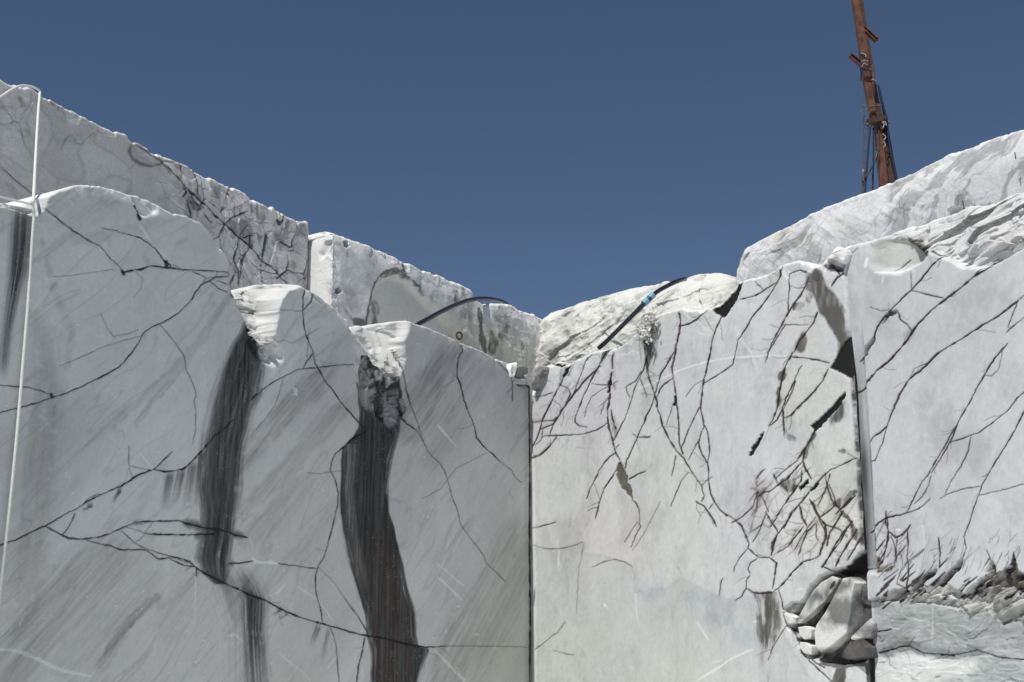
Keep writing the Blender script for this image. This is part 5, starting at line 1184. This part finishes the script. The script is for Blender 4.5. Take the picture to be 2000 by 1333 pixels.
# ------------------------------------------------------------------ plant tuft growing from the wall
pc = Vector(onR(1262, 645, .02)); pt_ = empty('plant', pc); tag(pt_, 'small tuft of pale dusty leaves growing from the top of the right wall', 'plant')
rt = Vector((DR[0], DR[1], 0)); nv = Vector((NR[0], NR[1], 0)); up = Vector((0, 0, 1)); bl_ = bmesh.new(); bs = bmesh.new()
rnd_ = random.Random(3)
spine = [(1278,612),(1268,622),(1262,632),(1260,645),(1262,658)]
for i in range(300):
    k = rnd_.random() * (len(spine) - 1); j = int(k); t = k - j
    sx = spine[j][0] * (1 - t) + spine[j + 1][0] * t + rnd_.gauss(0, 5.0); sy = spine[j][1] * (1 - t) + spine[j + 1][1] * t + rnd_.gauss(0, 7)
    c = Vector(onR(sx, sy, .03 + abs(rnd_.gauss(0, .05)))) - pc
    ax = Vector((rnd_.gauss(0, 1), rnd_.gauss(0, 1), rnd_.gauss(0, 1) + .4)).normalized(); sd2 = ax.cross(Vector((rnd_.gauss(0, 1), rnd_.gauss(0, 1), rnd_.gauss(0, 1)))).normalized(); th = ax.cross(sd2)
    L = rnd_.uniform(.018, .042); W = L * rnd_.uniform(.5, .8)
    v = [bl_.verts.new(c + p) for p in (-ax * L, sd2 * W, ax * L, -sd2 * W, th * W * .5, -th * W * .4)]
    for f in ((0, 1, 4), (1, 2, 4), (2, 3, 4), (3, 0, 4), (1, 0, 5), (2, 1, 5), (3, 2, 5), (0, 3, 5)): bl_.faces.new([v[q] for q in f])
bs = bl_; n0 = len(bl_.faces)
for i in range(90):
    sx = rnd_.gauss(1264, 9); sy = rnd_.gauss(648, 12); c = Vector(onR(sx, sy, .0)) - pc; e = c + nv * .06 + Vector((rnd_.gauss(0, .02), rnd_.gauss(0, .02), rnd_.gauss(-.01, .03)))
    s2 = rt * .003; u2 = up * .003; v = [bs.verts.new(p) for p in (c - s2 - u2, c + s2 - u2, c + u2, e - s2 - u2, e + s2 - u2, e + u2)]
    for f in ((0, 1, 4, 3), (1, 2, 5, 4), (2, 0, 3, 5)): bs.faces.new([v[q] for q in f])
fo = bm_obj('foliage', bl_, M_LEAF); fo.parent = pt_; fo.data.materials.append(M_STEM)
for p in fo.data.polygons[n0:]: p.material_index = 1

# ------------------------------------------------------------------ rusty mast beyond the upper right wall
YM = 25.0
def am(px, py, dy=0): return Vector(at(px, py, YM + dy))
base = am(1738, 372); mast = empty('drilling_mast', base); tag(mast, 'leaning rusty steel mast with hoses and cables behind the upper right wall', 'mast')
def beam(name, a, b, wa, wb, dep, mat, parent, bev=.006):   # a flat-sided box beam, widths in metres across the view
    a = Vector(a); b = Vector(b); ax = (b - a).normalized(); side = ax.cross(Vector((0, 1, 0))).normalized(); dv = ax.cross(side).normalized(); o = Vector(mast.location); bm = bmesh.new(); vs = []
    for p, wd in ((a, wa), (b, wb)):
        for sx, sy in ((-1, -1), (1, -1), (1, 1), (-1, 1)): vs.append(bm.verts.new(p - o + side * wd / 2 * sx + dv * dep / 2 * sy))
    for f in ((0, 1, 2, 3), (7, 6, 5, 4), (0, 4, 5, 1), (1, 5, 6, 2), (2, 6, 7, 3), (3, 7, 4, 0)): bm.faces.new([vs[i] for i in f])
    bmesh.ops.recalc_face_normals(bm, faces=bm.faces); bmesh.ops.bevel(bm, geom=list(bm.edges), offset=bev, segments=2, affect='EDGES')
    me = bpy.data.meshes.new(name); bm.to_mesh(me); bm.free(); me.materials.append(mat)
    ob = bpy.data.objects.new(name, me); COL.objects.link(ob); ob.parent = parent; return ob
K = YM / F
beam('upper_beam', am(1659, -70), am(1689, 118), 13 * K, 17 * K, .12, M_RUST, mast); beam('upper_beam', am(1668, -70, .06), am(1700, 130, .06), 9 * K, 8 * K, .16, M_RUSTD, mast)
beam('joint_plate', am(1685, 104, -.08), am(1694, 152, -.08), 17 * K, 15 * K, .05, M_RUSTD, mast)
beam('lower_beam', am(1690, 140), am(1708, 245), 15 * K, 14 * K, .12, M_RUST, mast); beam('lower_beam', am(1698, 140, .07), am(1723, 262, .07), 12 * K, 10 * K, .16, M_RUSTD, mast)
beam('lower_beam', am(1713, 235, -.02), am(1728, 385, -.02), 12 * K, 19 * K, .12, M_RUST, mast); beam('lower_beam', am(1722, 235, .08), am(1745, 385, .08), 16 * K, 26 * K, .18, M_RUSTD, mast)
for (a, b) in (((1683, 52), (1713, 80)), ((1660, 108), (1688, 131))):
    ax = (am(*b) - am(*a)).normalized(); sd3 = ax.cross(Vector((0, 1, 0))).normalized()
    br_ = beam('bracket', am(*a) + sd3 * 3.4 * K, am(*b) + sd3 * 3.4 * K, 2.5 * K, 2.5 * K, .10, M_RUST, mast, .003)
    for s_, nm, mt in ((0, 'web', M_RUSTD), (-3.4, 'flange', M_RUST)):
        q = beam(nm, am(*a, .03 if s_ == 0 else 0) + sd3 * s_ * K, am(*b, .03 if s_ == 0 else 0) + sd3 * s_ * K, (5 if s_ == 0 else 2.5) * K, (5 if s_ == 0 else 2.5) * K, .03 if s_ == 0 else .10, mt, br_, .002)
beam('cross_arm', am(1684, 209, -.12), am(1722, 206, -.12), 3 * K, 3 * K, .03, M_STEEL, mast, .002); beam('motor_block', am(1694, 240, -.1), am(1732, 232, -.1), 12 * K, 10 * K, .16, M_RUSTD, mast)
beam('motor_block', am(1714, 222, -.05), am(1722, 256, -.05), 12 * K, 8 * K, .16, M_RUSTD, mast)
for x, y in ((1694, 243), (1737, 240)): tube('bolt_end', [am(x - 3, y, -.15), am(x, y, -.15), am(x + 3, y, -.15)], 3 * K, M_STEEL, mast, 8)
def cable(name, pts, r, mat): tube(name, [am(x, y, dy) for x, y, dy in pts], r * K, mat, mast, 8)
cable('cable', [(1682, 138, -.1), (1683, 180, -.1), (1686, 240, -.1), (1685, 300, -.1), (1683, 390, -.1)], .8, M_STEEL)
cable('cable', [(1688, 210, -.12), (1689, 260, -.12), (1687, 320, -.12), (1682, 390, -.12)], .8, M_STEEL)
cable('cable', [(1698, 212, -.12), (1694, 260, -.12), (1690, 320, -.12), (1684, 390, -.12)], .9, M_STEEL)
cable('hose', [(1700, 245, -.15), (1697, 280, -.15), (1693, 330, -.15), (1688, 392, -.15)], 2.1, M_NAVY)
cable('hose', [(1706, 250, -.1), (1706, 300, -.1), (1705, 340, -.1), (1704, 385, -.1)], 1.9, M_NAVY)
cable('hose', [(1714, 295, -.15), (1710, 312, -.18), (1700, 332, -.18), (1690, 347, -.18), (1684, 356, -.15)], 2.0, M_BLACK)
cable('hose', [(1710, 166, -.12), (1716, 170, -.14), (1722, 195, -.12), (1731, 232, -.1), (1737, 280, -.1), (1746, 325, -.08), (1756, 375, -.05)], 2.2, M_NAVY)
cable('hose', [(1715, 168, -.05), (1722, 205, -.05), (1730, 245, -.05), (1738, 300, -.02), (1750, 360, 0)], 1.4, M_BLACK)
cable('cable', [(1716, 250, -.1), (1717, 300, -.1), (1716, 375, -.1)], .8, M_STEEL)
cable('hose', [(1680, 132, -.1), (1682, 145, -.1), (1681, 158, -.1)], 1.6, M_BLACK)
cable('sleeve', [(1704, 128, -.12), (1706, 145, -.13), (1706, 172, -.12)], 3.0, M_RUST)
cable('strap', [(1681, 104, -.12), (1690, 107, -.14), (1691, 112, -.14)], 1.0, M_GREY); cable('strap', [(1682, 120, -.12), (1690, 118, -.16), (1697, 120, -.14)], .9, M_GREY); cable('strap', [(1702, 157, -.18), (1707, 155, -.2), (1711, 160, -.16)], 1.0, M_GREY)
cable('strap', [(1683, 131, -.12), (1688, 124, -.16), (1694, 128, -.14)], .9, M_GREY)
cable('weight', [(1686, 336, -.16), (1686, 345, -.16), (1686, 354, -.16)], 3.2, M_STEEL); cable('weight_cap', [(1686, 332, -.16), (1686, 334, -.16), (1686, 337, -.16)], 2.6, M_GREY)
for pts in ([(1723,235),(1727,243),(1724,250)], [(1724,262),(1730,268),(1726,274)], [(1726,276),(1729,284),(1725,288)], [(1722,240),(1729,238),(1731,246)]): cable('cable_clip', [(x, y, -.16) for x, y in pts], 1.2, M_GREY)
for pts in ([(1680,222),(1684,214),(1692,216),(1698,210)], [(1682,226),(1690,218),(1697,222),(1703,214)], [(1686,212),(1680,220),(1686,226),(1694,212)]): cable('wire', [(x, y, -.14) for x, y in pts], .5, M_STEEL)
